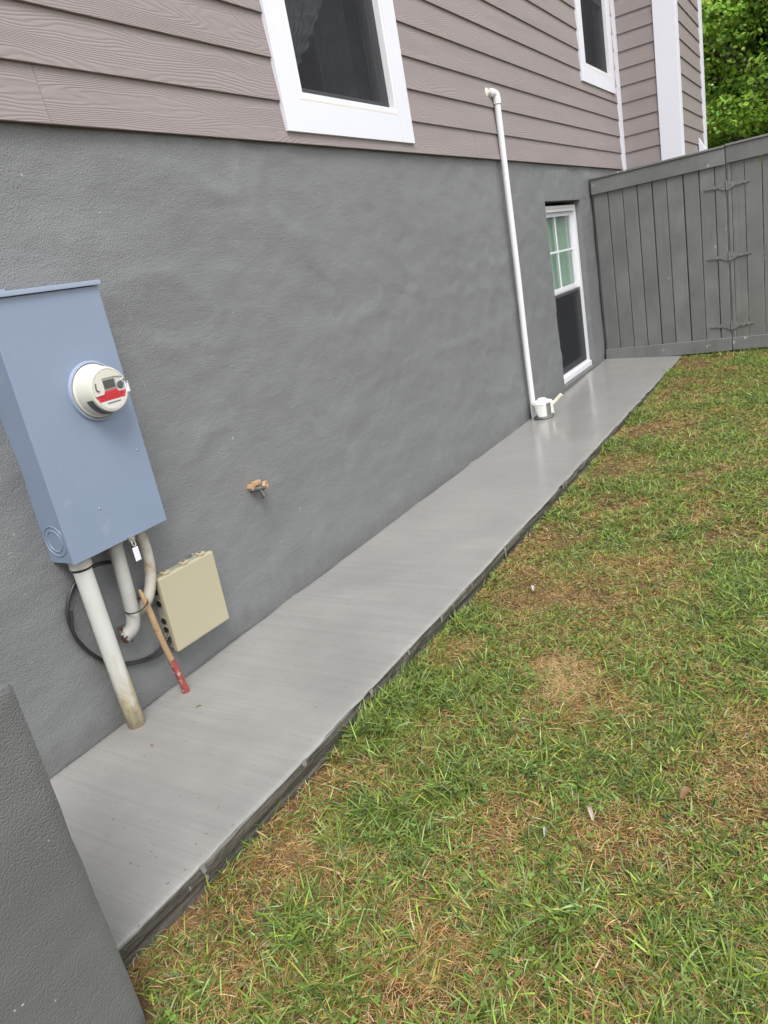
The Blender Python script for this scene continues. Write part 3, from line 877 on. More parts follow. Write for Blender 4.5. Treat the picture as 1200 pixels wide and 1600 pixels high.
gate = thing('gate', FP, 'grey painted board gate hung on three iron strap hinges', 'gate', rz=FROT)
gu = [1.318, 1.350, 1.466, 1.612, 1.758, 1.905, 2.052, 2.199, 2.330]
for k, (a, b_) in enumerate(zip(gu, gu[1:])):
    fence_board(gate, a, b_ - (0.003 if k in (1, 2, 3, 5) else 0.001), 0.03, 1.865, 0.001 if k else -0.004, 0.0016)
lbuild(MB().box(1.316, 2.33, -0.024, -0.003, 1.748, 1.892, 0.003, 1), 'top_rail', MAT_FENCE, gate)
lbuild(MB().box(1.316, 2.33, -0.022, -0.003, 0.012, 0.136, 0.003, 1), 'bottom_rail', MAT_FENCE, gate)
lbuild(MB().box(1.312, 2.335, -0.035, 0.065, 1.894, 1.913, 0.003, 1), 'cap_rail', MAT_FENCE, gate)
def hinge(z):
    b = MB(); c = 1.311
    for s, L in ((-1, 0.205), (1, 0.205)):
        xs_ = [0.012, 0.03, 0.05, 0.075, 0.10, 0.125, 0.15, 0.175, L]
        hw = [0.040, 0.037, 0.026, 0.013, 0.016, 0.009, 0.012, 0.006, 0.001]
        up = [(c + s * x, -0.004, z + h) for x, h in zip(xs_, hw)]
        dn = [(c + s * x, -0.004, z - h) for x, h in zip(xs_, hw)]
        b.poly(up + dn[::-1], (0, -0.006, 0))
    o = lbuild(b, 'hinge', MAT_HINGE, gate, False)
    k = MB().tube([(c, -0.012, z - 0.040), (c, -0.012, z + 0.040)], 0.0075, 10)
    k.tube([(c, -0.012, z + 0.040), (c, -0.012, z + 0.048)], 0.0045, 8)
    lbuild(k, 'knuckle', MAT_HINGE, o)
    for s in (-1, 1):
        for x in (0.035, 0.085, 0.14):
            lbuild(MB().lathe([(0.006, 0), (0.0055, 0.003), (0.002, 0.005)], (c + s * x, -0.010, z + rf.uniform(-.003, .003)), (0, -1, 0), 8), 'bolt_head', MAT_NAIL, o)
for z in (1.558, 0.918, 0.258): hinge(z)
lbuild(MB().box(2.20, 2.25, -0.05, -0.024, 1.05, 1.09, .004).tube([(2.225, -.045, 1.07), (2.36, -.045, 1.07)], .007, 8), 'latch', MAT_HINGE, gate)
fence2 = thing('fence', FP, 'grey painted board fence panel on the far side of the gate', 'fence', rz=FROT)
for k in range(24):
    fence_board(fence2, 2.345 + k * 0.147, 2.345 + (k + 1) * 0.147 - 0.001, 0.0, 1.86)
lbuild(MB().box(2.344, 5.87, -0.024, -0.002, 1.742, 1.884, 0.003, 1), 'top_rail', MAT_FENCE, fence2)
lbuild(MB().box(2.344, 5.87, -0.022, -0.002, -0.02, 0.12, 0.003, 1), 'bottom_rail', MAT_FENCE, fence2)
for u in (2.35, 4.1, 5.78): lbuild(MB().box(u, u + 0.09, 0.022, 0.11, -0.3, 1.884, 0.003, 1), 'post', MAT_FENCE, fence2)

# ------------------------------------------------------------------ meter cabinet
cab = thing('meter_cabinet', (1.49, 0, 0.66), 'tall blue-grey metal meter cabinet on the foundation wall', 'meter cabinet')
body = MB().box(1.290, 1.692, -0.106, 0.012, 0.664, 1.500, 0.004).build('body', MAT_BOX, cab)
cov = MB().box(1.287, 1.695, -0.122, -0.1075, 0.660, 1.499, 0.004, 3).build('cover', MAT_BOX, cab)
MB().box(1.280, 1.701, -0.134, 0.010, 1.5005, 1.516, 0.003).build('top_lip', MAT_BOXLIP, cab)
MB().box(1.286, 1.372, -0.110, -0.02, 1.5165, 1.524, 0.002).build('top_flange', MAT_BOXLIP, cab)
for r in (0.052, 0.036):
    b = MB()
    ring = [(1.2895, -0.058 + r * math.cos(a), 0.742 + r * math.sin(a)) for a in np.linspace(0, 2 * math.pi, 41)]
    b.tube(ring, 0.0022, 8, False)
    b.build('knockout_ring', MAT_BOX, body)
MC = Vector((1.560, 0, 1.172))
MB().lathe([(0.100, 0.0), (0.100, 0.005), (0.097, 0.010), (0.092, 0.011), (0.0895, 0.007), (0.0895, 0.0)], (MC.x, -0.1215, MC.z), (0, -1, 0), 56, False).build('meter_collar', MAT_BOXLIP, cab)
lat = MB().box(1.508, 1.532, -0.132, -0.123, 0.650, 0.668, 0.002).box(1.514, 1.526, -0.136, -0.1325, 0.645, 0.660, 0.002)
lat.tube([(1.512, -0.132, 0.652), (1.510, -0.137, 0.638), (1.516, -0.137, 0.630), (1.524, -0.136, 0.636), (1.522, -0.132, 0.652)], 0.0026, 8)
lat = lat.build('latch', MAT_STEEL, cab)
MB().box(1.503, 1.527, -0.139, -0.1365, 0.578, 0.628, 0.001, 1).build('seal_tag', MAT_TAG, cab)
for sx, sz in ((1.655, 0.94), (1.44, 0.80)):
    MB().lathe([(0.004, 0), (0.003, 0.002), (0.001, 0.0025)], (sx, -0.1225, sz), (0, -1, 0), 10).build('rivet', MAT_STEEL, cov)

met = thing('electric_meter', (MC.x, -0.13, MC.z), 'round cream electric meter with red label on the blue-grey cabinet', 'electric meter')
met['label'] = 'round cream electric meter with red label on the cabinet front'
yb = -0.1225
MB().lathe([(0.0885, 0.0), (0.0885, 0.010), (0.0865, 0.013), (0.0835, 0.015), (0.0825, 0.020), (0.079, 0.045), (0.0755, 0.062), (0.0735, 0.072), (0.071, 0.0775), (0.066, 0.079), (0.0655, 0.072)],
           (MC.x, yb, MC.z), (0, -1, 0), 64, False).build('cover', MAT_CREAM, met)
yf = yb - 0.0735
face = MB().lathe([(0.0652, 0.0), (0.0652, 0.0015)], (MC.x, yf, MC.z), (0, -1, 0), 48).build('face_plate', MAT_FACE, met)
# the cream brow covers the upper left of the face
def disc_part(pts, y, th, name, mat, par):
    return MB().poly([(MC.x + p, y, MC.z + q) for p, q in pts], (0, -th, 0)).build(name, mat, par, smooth=False)
arc = lambda r, a0, a1, n=14: [(r * math.cos(R_(a)), r * math.sin(R_(a))) for a in np.linspace(a0, a1, n)]
disc_part(arc(0.0645, 30, 192, 22) + [(-0.030, -0.012), (-0.022, -0.002), (-0.022, 0.038), (0.026, 0.038)], yf - 0.0018, 0.004, 'brow', MAT_CREAM, met)
lb = MB().box(MC.x - 0.026, MC.x + 0.030, yf - 0.0045, yf - 0.0018, MC.z + 0.000, MC.z + 0.042, 0.002).build('bezel', MAT_BEZEL, met)
MB().box(MC.x - 0.020, MC.x + 0.024, yf - 0.0058, yf - 0.0047, MC.z + 0.004, MC.z + 0.031, 0.0006, 1).build('display', MAT_LCD, lb)
MB().lathe([(0.012, 0), (0.012, 0.003), (0.009, 0.005)], (MC.x + 0.045, yf - 0.0018, MC.z + 0.006), (0, -1, 0), 20).build('lens_port', MAT_CHAR, met)
MB().tube([(MC.x - 0.050, yf - .006, MC.z + .028), (MC.x - 0.054, yf - .0075, MC.z + .012), (MC.x - 0.052, yf - .0075, MC.z + .004), (MC.x - 0.044, yf - .0075, MC.z + .002)], 0.0022, 8).build('hook', MAT_CHAR, met)
red = disc_part([(-0.058, -0.012), (-0.050, -0.034), (0.052, -0.034), (0.061, -0.014), (0.030, -0.012), (0.030, -0.003), (-0.020, -0.003), (-0.024, -0.012)], yf - 0.002, 0.0012, 'red_label', MAT_RED, met)
for q, z in ((0.030, -0.011), (0.044, -0.0165), (0.046, -0.021), (0.040, -0.0255), (0.028, -0.0295)):
    x = -0.046 + 0.004 * rf.random()
    while x < q:
        w = rf.uniform(0.002, 0.006)
        if z < -0.012 or x > -0.02:
            MB().box(MC.x + x, MC.x + x + w, yf - .0036, yf - .0033, MC.z + z - .0009, MC.z + z + .0009).build('print_mark', MAT_DARKRED, red, smooth=False)
        x += w + 0.0016
wl = disc_part([(-0.047, -0.0345), (0.050, -0.0345)] + arc(0.0625, -36, -144, 16)[0:], yf - 0.002, 0.0008, 'white_label', MAT_LABELW, met)
x = -0.022
while x < 0.030:
    w = rf.choice([0.0008, 0.0012, 0.002])
    MB().box(MC.x + x, MC.x + x + w, yf - .0032, yf - .0029, MC.z - .0455, MC.z - .0405).build('barcode_bar', MAT_CHAR, wl, smooth=False)
    x += w + rf.choice([0.0006, 0.001])
# charcoal band low on the side of the cover
bd = MB()
prev = None
for a in np.linspace(196, 262, 16):
    q = []
    for r, h in ((0.0800, 0.046), (0.0752, 0.072)):
        q.append(bd.bm.verts.new((MC.x + r * math.cos(R_(a)), yb - h, MC.z + r * math.sin(R_(a)))))
    if prev: bd.bm.faces.new((prev[0], q[0], q[1], prev[1]))
    prev = q
bd.build('dark_band', MAT_CHAR, met)
sl = MB().tube(catmull([(MC.x + 0.048, yf - .004, MC.z + .020), (MC.x + 0.058, yf - .010, MC.z + .024), (MC.x + 0.068, yf - .008, MC.z + .018), (MC.x + .070, yf - .004, MC.z + .008)], 4), 0.0024, 8).build('seal_wire', MAT_STEEL, met)
MB().box(MC.x + 0.061, MC.x + 0.077, yf - 0.006, yf - 0.0035, MC.z - 0.024, MC.z + 0.012, 0.001, 1).build('seal_tag', MAT_TAG, met)
MB().box(MC.x + 0.066, MC.x + 0.0672, yf - 0.0065, yf - 0.0062, MC.z - 0.008, MC.z + 0.004).box(MC.x + 0.063, MC.x + 0.075, yf - 0.0065, yf - 0.0062, MC.z + .006, MC.z + .0075).build('tag_print', MAT_CHAR, met, smooth=False)

# ------------------------------------------------------------------ conduits under the cabinet
c1 = thing('conduit_pipe', (1.345, -0.068, 0), 'thick stained white conduit from the cabinet down into the concrete', 'conduit')
MB().tube([(1.3435, -0.066, 0.63), (1.344, -0.067, 0.3), (1.348, -0.070, -0.03)], 0.0315, 28).build('pipe', MAT_PVCST, c1, origin=Vector((1.345, -0.068, 0)))
MB().lathe([(0.037, 0), (0.037, 0.028), (0.034, 0.034)], (1.3433, -0.066, 0.628), (0, 0, 1), 28).build('collar', MAT_PVCGREY, c1)
MB().lathe([(0.0328, 0), (0.0328, 0.007)], (1.3435, -0.066, 0.6185), (0, 0, 1), 28).build('gasket', MAT_BLACK, c1)

c2 = thing('conduit_pipe', (1.50, -0.055, 0.4), 'broken white conduit with rusty elbow end below the cabinet', 'conduit')
pts = catmull([(1.500, -0.055, 0.664), (1.494, -0.055, 0.55), (1.486, -0.055, 0.42), (1.480, -0.052, 0.36), (1.466, -0.046, 0.325), (1.440, -0.03, 0.305)], 5)
MB().tube(pts, 0.0255, 20).build('pipe', MAT_PVC2, c2)
b = MB()
for k in range(46):
    b.blob((1.437 + rf.uniform(-.014, .016), -0.034 + rf.uniform(-.024, .014), 0.312 + rf.uniform(-.03, .034)), (rf.uniform(.002, .006), rf.uniform(.002, .005), rf.uniform(.002, .007)), 1, 0.6, k)
b.build('rust_crust', MAT_RUST, c2, smooth=False)
MB().lathe([(0.030, 0), (0.030, 0.02)], (1.500, -0.055, 0.640), (0, 0, 1), 24).build('collar', MAT_PVCGREY, c2)

c3 = thing('conduit_pipe', (1.61, -0.045, 0.4), 'curved dirty grey conduit beside the beige box', 'conduit')
pts = catmull([(1.612, -0.050, 0.664), (1.621, -0.050, 0.58), (1.616, -0.048, 0.50), (1.598, -0.046, 0.44), (1.570, -0.040, 0.39), (1.545, -0.016, 0.36), (1.532, 0.012, 0.345)], 5)
MB().tube(pts, 0.021, 18).build('pipe', MAT_PVCGREY, c3)
MB().lathe([(0.025, 0), (0.025, 0.022)], (1.612, -0.050, 0.642), (0, 0, 1), 20).build('collar', MAT_PVCGREY, c3)

loop = [(1.50, -0.012, 0.575), (1.42, -0.012, 0.592), (1.335, -0.012, 0.565), (1.278, -0.012, 0.495), (1.272, -0.012, 0.40), (1.31, -0.012, 0.305), (1.37, -0.012, 0.235), (1.45, -0.014, 0.190), (1.53, -0.016, 0.170), (1.59, -0.018, 0.180), (1.645, -0.022, 0.215)]
cb = thing('cable', (1.46, -0.012, 0.38), 'black cable looped on the wall below the meter cabinet', 'cable')
MB().tube(catmull(loop, 7), 0.0062, 10).build('cable_run', MAT_BLACK, cb)
loop2 = [(p[0] + 0.006 - 0.012 * (k % 3 == 1), p[1] - 0.009, p[2] - 0.007 + 0.006 * math.sin(k * 2)) for k, p in enumerate(loop[3:])]
MB().tube(catmull(loop2, 7), 0.0048, 8).build('cable_run', MAT_BLACK, cb)

st = thing('wooden_stake', (1.571, -0.098, 0), 'wooden dowel with red painted foot leaning against the conduit', 'stake')
A = Vector((1.570, -0.100, -0.02)); B_ = Vector((1.508, -0.098, 0.462))
at = lambda t: A.lerp(B_, t)
MB().tube([at(t) + Vector((0.0025 * math.sin(t * 9), 0, 0)) for t in np.linspace(0.36, 1.0, 10)], [0.0115] * 7 + [0.011, 0.009, 0.005], 14).build('dowel', MAT_STAKE, st)
MB().tube([at(t) + Vector((0.0025 * math.sin(t * 9), 0, 0)) for t in np.linspace(0.0, 0.365, 9)], [0.0135, 0.0145, 0.0135] + [0.0128] * 6, 14, wob=0.10).build('painted_foot', MAT_REDPAINT, st)
ti = [(1.492 + 0.043 * math.cos(a) * (1.0 if math.cos(a) > 0 else 0.85), -0.072 + 0.047 * math.sin(a), 0.405 + 0.012 * math.cos(a)) for a in np.linspace(0, 2 * math.pi, 25)]
tie = MB().tube(ti, 0.0026, 6, False).build('cable_tie', MAT_BLACK, None, origin=Vector((1.49, -0.07, 0.405)))
tag(tie, 'black cable tie holding the wooden dowel to the conduit', 'cable tie')

# ------------------------------------------------------------------ beige communications box
bx = thing('utility_box', (1.76, 0, 0.14), 'square beige plastic utility box low on the wall', 'utility box')
rotm = Matrix.Translation((1.765, 0, 0.29)) @ Matrix.Rotation(R_(1.6), 4, 'Y') @ Matrix.Translation((-1.765, 0, -0.29))
def rbuild(mb, name, mat, par=bx, **k):
    bmesh.ops.transform(mb.bm, matrix=rotm, verts=mb.bm.verts)
    return mb.build(name, mat, par, **k)
rbuild(MB().box(1.628, 1.903, -0.040, 0.008, 0.148, 0.436, 0.004), 'back_shell', MAT_BEIGE2)
lid = rbuild(MB().box(1.618, 1.911, -0.066, -0.041, 0.138, 0.444, 0.009, 4), 'lid', MAT_BEIGE)
for x in (1.668, 1.765, 1.858):
    rbuild(MB().box(x - .017, x + .017, -0.060, -0.036, 0.4445, 0.4560, 0.002).box(x - .011, x + .011, -0.064, -0.058, 0.446, 0.453, 0.001), 'clip', MAT_BEIGE)
    rbuild(MB().box(x - .007, x + .007, -0.054, -0.044, 0.4562, 0.4572), 'clip_slot', MAT_RUST, smooth=False)
for z in (0.385, 0.335, 0.262, 0.226, 0.185):
    rbuild(MB().lathe([(0.0135, 0), (0.0135, 0.0025), (0.010, 0.003)], (1.6279, -0.019, z), (-1, 0, 0), 18), 'port_plug', MAT_BLACK)
    rbuild(MB().lathe([(0.0165, 0), (0.0165, 0.002), (0.0140, 0.002), (0.0140, 0)], (1.6279, -0.019, z), (-1, 0, 0), 18, False), 'port_rim', MAT_BEIGE2)
for x in (1.640, 1.842):
    rbuild(MB().tube([(x, 0.004, 0.440), (x, -0.010, 0.452), (x - 0.004, -0.028, 0.456)], 0.0035, 8), 'screw', MAT_STEEL)

# ------------------------------------------------------------------ water tap stub
tp = thing('water_tap', (2.30, 0, 0.58), 'small copper and brass tap stub sticking out of the wall', 'tap')
MB().tube([(2.272, 0.015, 0.587), (2.272, -0.030, 0.587)], 0.016, 6).build('hex_nut', MAT_COPPER, tp, smooth=False)
MB().box(2.278, 2.322, -0.036, -0.010, 0.590, 0.607, 0.003, 2).build('copper_arm', MAT_COPPER, tp)
MB().tube(catmull([(2.275, -0.020, 0.578), (2.295, -0.032, 0.572), (2.318, -0.050, 0.572)], 4), 0.012, 12).build('valve_body', MAT_BRASSDARK, tp)
MB().tube(catmull([(2.300, -0.036, 0.566), (2.303, -0.046, 0.548), (2.306, -0.052, 0.528)], 4), [0.009, .0095, .010, .0105, .011, .012, .013, .014, .014], 12).build('spout', MAT_BRASSDARK, tp)
q = MB().lathe([(0.008, 0), (0.018, 0.001), (0.0185, 0.016), (0.010, 0.0165), (0.008, 0.004)], (2.318, -0.048, 0.582), (0.35, -0.93, 0.1), 6, True)
q.build('square_fitting', MAT_COPPER, tp, smooth=False)

# ------------------------------------------------------------------ tall white drain pipe
pv = thing('drain_pipe', (5.73, -0.045, 0), 'slender white plastic pipe running up the wall to the siding', 'pipe')
PX = 5.735
pp = [(PX - 0.02, -0.050, -0.005), (PX - 0.012, -0.048, 0.6), (PX - 0.002, -0.052, 1.2), (PX + 0.008, -0.050, 1.8), (PX + 0.016, -0.050, 2.415)]
MB().tube(catmull(pp, 6), 0.0235, 20).build('pipe', MAT_PVC, pv)
el = catmull([(PX + 0.016, -0.050, 2.395), (PX + 0.016, -0.050, 2.430), (PX + 0.010, -0.046, 2.458), (PX - 0.015, -0.034, 2.470), (PX - 0.055, -0.02, 2.470)], 4)
MB().tube(el, 0.030, 18).build('elbow', MAT_PVC, pv)
MB().tube([(PX - 0.045, -0.03, 2.47), (PX - 0.10, 0.006, 2.468)], 0.022, 16).build('stub', MAT_PVCGREY, pv)
MB().blob((PX - 0.085, -0.018, 2.468), (0.035, 0.012, 0.036), 2, 0.35, 4).build('sealant', MAT_CAULK, pv)

# ------------------------------------------------------------------ paint can on the walk
cx, cy = 5.735, -0.125
can = thing('paint_can', (cx, cy, 0), 'small can smeared with white paint at the foot of the white pipe', 'paint can')
MB().lathe([(0.070, 0.002), (0.084, 0.004), (0.087, 0.010), (0.084, 0.016), (0.083, 0.120), (0.086, 0.126), (0.083, 0.132), (0.07, 0.133)], (cx, cy, 0), (0, 0, 1), 36).build('can_body', MAT_TIN, can)
coat = MB()
prev = None
for k in range(49):
    a = 2 * math.pi * k / 48
    ang = math.degrees(a) % 360
    skip = 222 < ang < 250                       # bare strip of tin towards the yard
    bot = 0.022 + 0.018 * (0.5 + 0.5 * math.sin(a * 7 + 1)) * (0.5 + 0.5 * math.sin(a * 3))
    q = [coat.bm.verts.new((cx + r * math.cos(a), cy + r * math.sin(a), z)) for r, z in ((0.0845, bot), (0.0868, bot + 0.006), (0.0868, 0.118), (0.0895, 0.127), (0.080, 0.138))]
    if prev and not skip:
        for i in range(4): coat.bm.faces.new((prev[i], q[i], q[i + 1], prev[i + 1]))
    prev = q
for v in coat.bm.verts:
    v.co += Vector((rf.uniform(-.003, .003), rf.uniform(-.003, .003), rf.uniform(-.002, .002)))
coat.build('paint_coat', MAT_PAINTW, can)
MB().lathe([(0.082, 0.1335), (0.081, 0.140), (0.060, 0.146), (0.040, 0.149), (0.036, 0.162), (0.022, 0.167), (0.006, 0.168)], (cx, cy, 0), (0, 0, 1), 28).build('lid', MAT_PAINTW, can)
MB().tube(catmull([(cx - .075, cy + .045, .118), (cx - .11, cy + .02, .06), (cx - .095, cy + .0, .012)], 5), 0.004, 8).build('bail_wire', MAT_TIN, can)
MB().tube([(cx + 0.004, cy - 0.060, 0.085), (cx + 0.012, cy - 0.110, 0.132), (cx + 0.02, cy - 0.163, 0.180)], [0.012, 0.0145, 0.015], 14).build('handle', MAT_CREAMH, can)

# ------------------------------------------------------------------ lawn
rng = np.random.default_rng(12)
BARE = [(2.056, -1.44, 0.13, 0.9), (2.11, -1.355, 0.10, 0.8), (3.34, -1.02, 0.14, 0.85), (2.68, -1.05, 0.15, 0.7), (0.90, -0.84, 0.16, 0.85), (0.76, -0.84, 0.15, 0.9),
        (7.69, -1.0, 0.30, 0.8), (2.70, -1.33, 0.12, 0.6), (1.33, -0.87, 0.13, 0.85), (1.05, -0.90, 0.12, 0.7), (6.6, -0.93, 0.22, 0.6), (4.4, -0.93, 0.16, 0.6),
        (1.45, -1.72, 0.10, 0.6), (1.08, -1.30, 0.09, 0.6), (1.35, -1.40, 0.09, 0.5), (5.3, -0.95, .18, .6)]
def bare(x, y):
    m = np.zeros_like(x)
    w = 0.35 * fbm(x * 9, y * 9, 81, 3)
    for bx_, by_, r, s in BARE:
        d = np.hypot((x - bx_) * 0.8, y - by_) / r + w
        m = np.maximum(m, s * np.clip(1.5 - d, 0, 1))
    n = fbm(x * 4.6, y * 4.6, 83, 4)
    m = np.maximum(m, 0.6 * np.clip((n - 0.24) * 3.2, 0, 1))
    return np.clip(m, 0, 1)
G1 = np.array([[0.085, 0.150, 0.022], [0.130, 0.205, 0.028], [0.055, 0.105, 0.028], [0.180, 0.260, 0.060], [0.170, 0.220, 0.028], [0.185, 0.265, 0.100]])
S1 = np.array([[0.46, 0.285, 0.105], [0.54, 0.38, 0.175], [0.36, 0.195, 0.070], [0.22, 0.110, 0.042], [0.40, 0.320, 0.085], [0.58, 0.45, 0.25]])
def blades(n_tuft, region, lod, seed, dens=1.0):
    rg = np.random.default_rng(seed)
    x0, x1, y0, y1 = region
    cx_ = rg.uniform(x0, x1, n_tuft); cy_ = rg.uniform(y0, y1, n_tuft)
    bm_ = bare(cx_, cy_)
    keep = rg.random(n_tuft) > bm_ * 0.80
    cx_, cy_, bm_ = cx_[keep], cy_[keep], bm_[keep]
    nb = rg.integers(6, 16, len(cx_))
    idx = np.repeat(np.arange(len(cx_)), nb)
    N = len(idx)
    taz = rg.uniform(0, 2 * np.pi, len(cx_))
    dry_t = np.clip(0.33 + 0.85 * fbm(cx_ * 5.5, cy_ * 5.5, 91, 4) + 0.45 * bm_ + rg.normal(0, 0.12, len(cx_)), 0.04, 0.95)
    size_t = np.clip(1.0 + 0.8 * fbm(cx_ * 2.0, cy_ * 2.0, 95, 3) - 0.45 * bm_ + rg.normal(0, 0.15, len(cx_)), 0.4, 1.9)
    px = cx_[idx] + rg.normal(0, 0.011, N); py = cy_[idx] + rg.normal(0, 0.011, N)
    az = np.where(rg.random(N) < 0.6, taz[idx] + rg.normal(0, 0.9, N), rg.uniform(0, 2 * np.pi, N))
    dry = rg.random(N) < dry_t[idx]
    L = size_t[idx] * np.where(dry, rg.uniform(0.016, 0.052, N), rg.uniform(0.022, 0.072, N))
    W = np.where(dry, rg.uniform(0.0012, 0.0028, N), rg.uniform(0.0022, 0.0052, N)) * (1.0 + 0.4 * (lod > 1))
    lean = np.where(dry, rg.uniform(0.9, 1.55, N), np.clip(rg.normal(1.12, 0.30, N), 0.2, 1.5))
    curl = rg.uniform(0.1, 0.75, N)
    e = walk_edge(px)
    ok = (py < e - 0.004) | (px > 8.25)
    ok &= ~((px < 0.625) & (py > -0.97))
    px, py, az, dry, L, W, lean, curl, idx = [a[ok] for a in (px, py, az, dry, L, W, lean, curl, idx)]
    N = len(px)
    z = lawn_z(px, py) - 0.002 + np.where(dry, rg.uniform(0, 0.010, N), 0)
    hx, hy = np.cos(az), np.sin(az)
    # curved spine, clipped so nothing sinks below the soil
    seg = 3 if lod == 1 else 2
    spine = [np.stack([px, py, z], -1)]
    ang = lean.copy()
    cur = spine[0].copy()
    for s in range(seg):
        d = L / seg
        cur = cur + np.stack([hx * np.sin(ang) * d, hy * np.sin(ang) * d, np.cos(ang) * d], -1)
        cur[:, 2] = np.maximum(cur[:, 2], z + 0.002)
        lim = walk_edge(cur[:, 0]) - 0.004
        low = cur[:, 2] < 0.004
        cur[:, 1] = np.where(low & (cur[:, 0] < 8.2) & (cur[:, 1] > lim), lim, cur[:, 1])
        spine.append(cur.copy())
        ang = ang + curl / seg * 1.4
    tw = rg.uniform(-0.9, 0.9, N)
    side = np.stack([-hy * np.cos(tw), hx * np.cos(tw), np.sin(tw)], -1)
    verts = []; prof = [1.0, 0.95, 0.7] if seg == 3 else [1.0, 0.8]
    for s in range(seg):
        w = (W * prof[s] * 0.5)[:, None]
        verts += [spine[s] - side * w, spine[s] + side * w]
    verts.append(spine[seg])
    nvb = 2 * seg + 1
    V = np.stack(verts, 1).reshape(-1, 3)
    base = (np.arange(N) * nvb)[:, None]
    fl = []; lt = []
    quads = [np.array([2 * s, 2 * s + 1, 2 * s + 3, 2 * s + 2]) for s in range(seg - 1)]
    tri = np.array([2 * seg - 2, 2 * seg - 1, 2 * seg])
    per = np.concatenate(quads + [tri])
    faces = (base + per[None, :]).ravel()
    lt = np.tile(np.array([4] * (seg - 1) + [3]), N)
    cg = G1[rg.integers(0, len(G1), N)] * np.clip(rg.lognormal(0.16, 0.40, N), 0.4, 2.3)[:, None]
    cs = S1[rg.integers(0, len(S1), N)] * rg.uniform(0.6, 1.3, N)[:, None]
    yel = (rg.random(N) < 0.22)
    cg = np.where(yel[:, None], cg * 0.65 + np.array([0.20, 0.19, 0.05]) * 0.35, cg)
    c = np.where(dry[:, None], cs, cg)
    C = np.repeat(np.concatenate([c, np.ones((N, 1))], 1), nvb, 0)
    # straw tips on some green blades
    tip = np.arange(nvb) == nvb - 1
    Cr = C.reshape(N, nvb, 4)
    brown = (rg.random(N) < 0.25) & ~dry
    Cr[brown, -1, :3] = np.array([0.33, 0.25, 0.11])
    return V, faces, lt, Cr.reshape(-1, 4)
def edge_tufts(n, seed):
    """grass growing up against the edge of the walk"""
    rg = np.random.default_rng(seed)
    out = []
    x = rg.uniform(0.95, 8.0, n); x = x[fbm(x * 1.7, x * 0, 19, 3) > -0.2]
    for a in x:
        e = float(walk_edge(np.array([a]))[0])
        out.append(blades(3, (a - 0.02, a + 0.02, e - 0.05, e - 0.012), 2, int(a * 1e5) % 99991))
    return join(out)
def thatch(n, region, seed):
    """short dead stalks lying flat on the soil"""
    rg = np.random.default_rng(seed)
    x0, x1, y0, y1 = region
    px = rg.uniform(x0, x1, n); py = rg.uniform(y0, y1, n)
    ok = (py < walk_edge(px) - 0.02)
    ok &= ~((px < 0.63) & (py > -0.97))
    px, py = px[ok], py[ok]; n = len(px)
    az = rg.uniform(0, 2 * np.pi, n); L = rg.uniform(0.012, 0.045, n); W = rg.uniform(0.0008, 0.002, n)
    z = lawn_z(px, py) + rg.uniform(0.002, 0.012, n)
    h = np.stack([np.cos(az), np.sin(az), rg.normal(0, 0.12, n)], -1) * (L / 2)[:, None]
    s = np.stack([-np.sin(az), np.cos(az), np.zeros(n)], -1) * (W / 2)[:, None]
    p = np.stack([px, py, z], -1)
    V = np.stack([p - h - s, p - h + s, p + h + s * 0.5, p + h - s * 0.5], 1).reshape(-1, 3)
    F = (np.arange(n) * 4)[:, None] + np.arange(4)[None, :]
    c = S1[rg.integers(0, len(S1), n)] * rg.uniform(0.55, 1.15, n)[:, None]
    C = np.repeat(np.concatenate([c, np.ones((n, 1))], 1), 4, 0)
    return V, F.ravel(), np.full(n, 4), C
def pale_patch():
    """bleached straw on the bare spot"""
    v, f, l, c = thatch(5200, (1.85, 2.32, -1.60, -1.24), 77)
    q = v.reshape(-1, 4, 3); m = q.mean(1)
    d = np.hypot((m[:, 0] - 2.08) / 0.20, (m[:, 1] + 1.42) / 0.14) + 0.55 * fbm(m[:, 0] * 9, m[:, 1] * 9, 66, 3)
    k = d < np.random.default_rng(5).uniform(0.35, 1.05, len(d))
    c = c.reshape(-1, 4, 4)[k].reshape(-1, 4).copy(); c[:, :3] = c[:, :3] * 0.45 + np.array([0.62, 0.46, 0.24]) * 0.68
    n = int(k.sum())
    return q[k].reshape(-1, 3), np.arange(4 * n), np.full(n, 4), c
def clover(n, region, seed):
    rg = np.random.default_rng(seed)
    x0, x1, y0, y1 = region
    px = rg.uniform(x0, x1, n); py = rg.uniform(y0, y1, n)
    m = fbm(px * 3.1, py * 3.1, 99, 3) > 0.10
    m &= py < walk_edge(px) - 0.02
    m &= ~((px < 0.63) & (py > -0.97))
    px, py = px[m], py[m]
    V = []; F = []; C = []
    for x, y, z0 in zip(px, py, lawn_z(px, py)):
        z = z0 + rg.uniform(0.012, 0.034); a0 = rg.uniform(0, 6.28); r = rg.uniform(0.0022, 0.0046)
        c = np.array([0.14, 0.235, 0.045]) * rg.uniform(0.6, 1.4)
        tx, ty = rg.normal(0, 0.35, 2)
        for k in range(3):
            a = a0 + k * 2.094
            ctr = np.array([x + math.cos(a) * r, y + math.sin(a) * r])
            b = len(V)
            for j in range(6):
                t = a + j * 1.0472
                q = ctr + r * 0.95 * np.array([math.cos(t), math.sin(t)])
                V.append((q[0], q[1], z + tx * (q[0] - x) + ty * (q[1] - y))); C.append((*c, 1))
            F.append(list(range(b, b + 6)))
    return np.array(V), np.concatenate(F), np.full(len(F), 6), np.array(C)
def join(parts):
    V = []; F = []; L = []; C = []; off = 0
    for v, f, l, c in parts:
        V.append(v); F.append(np.asarray(f) + off); L.append(l); C.append(c); off += len(v)
    return np.concatenate(V), np.concatenate(F), np.concatenate(L), np.concatenate(C)
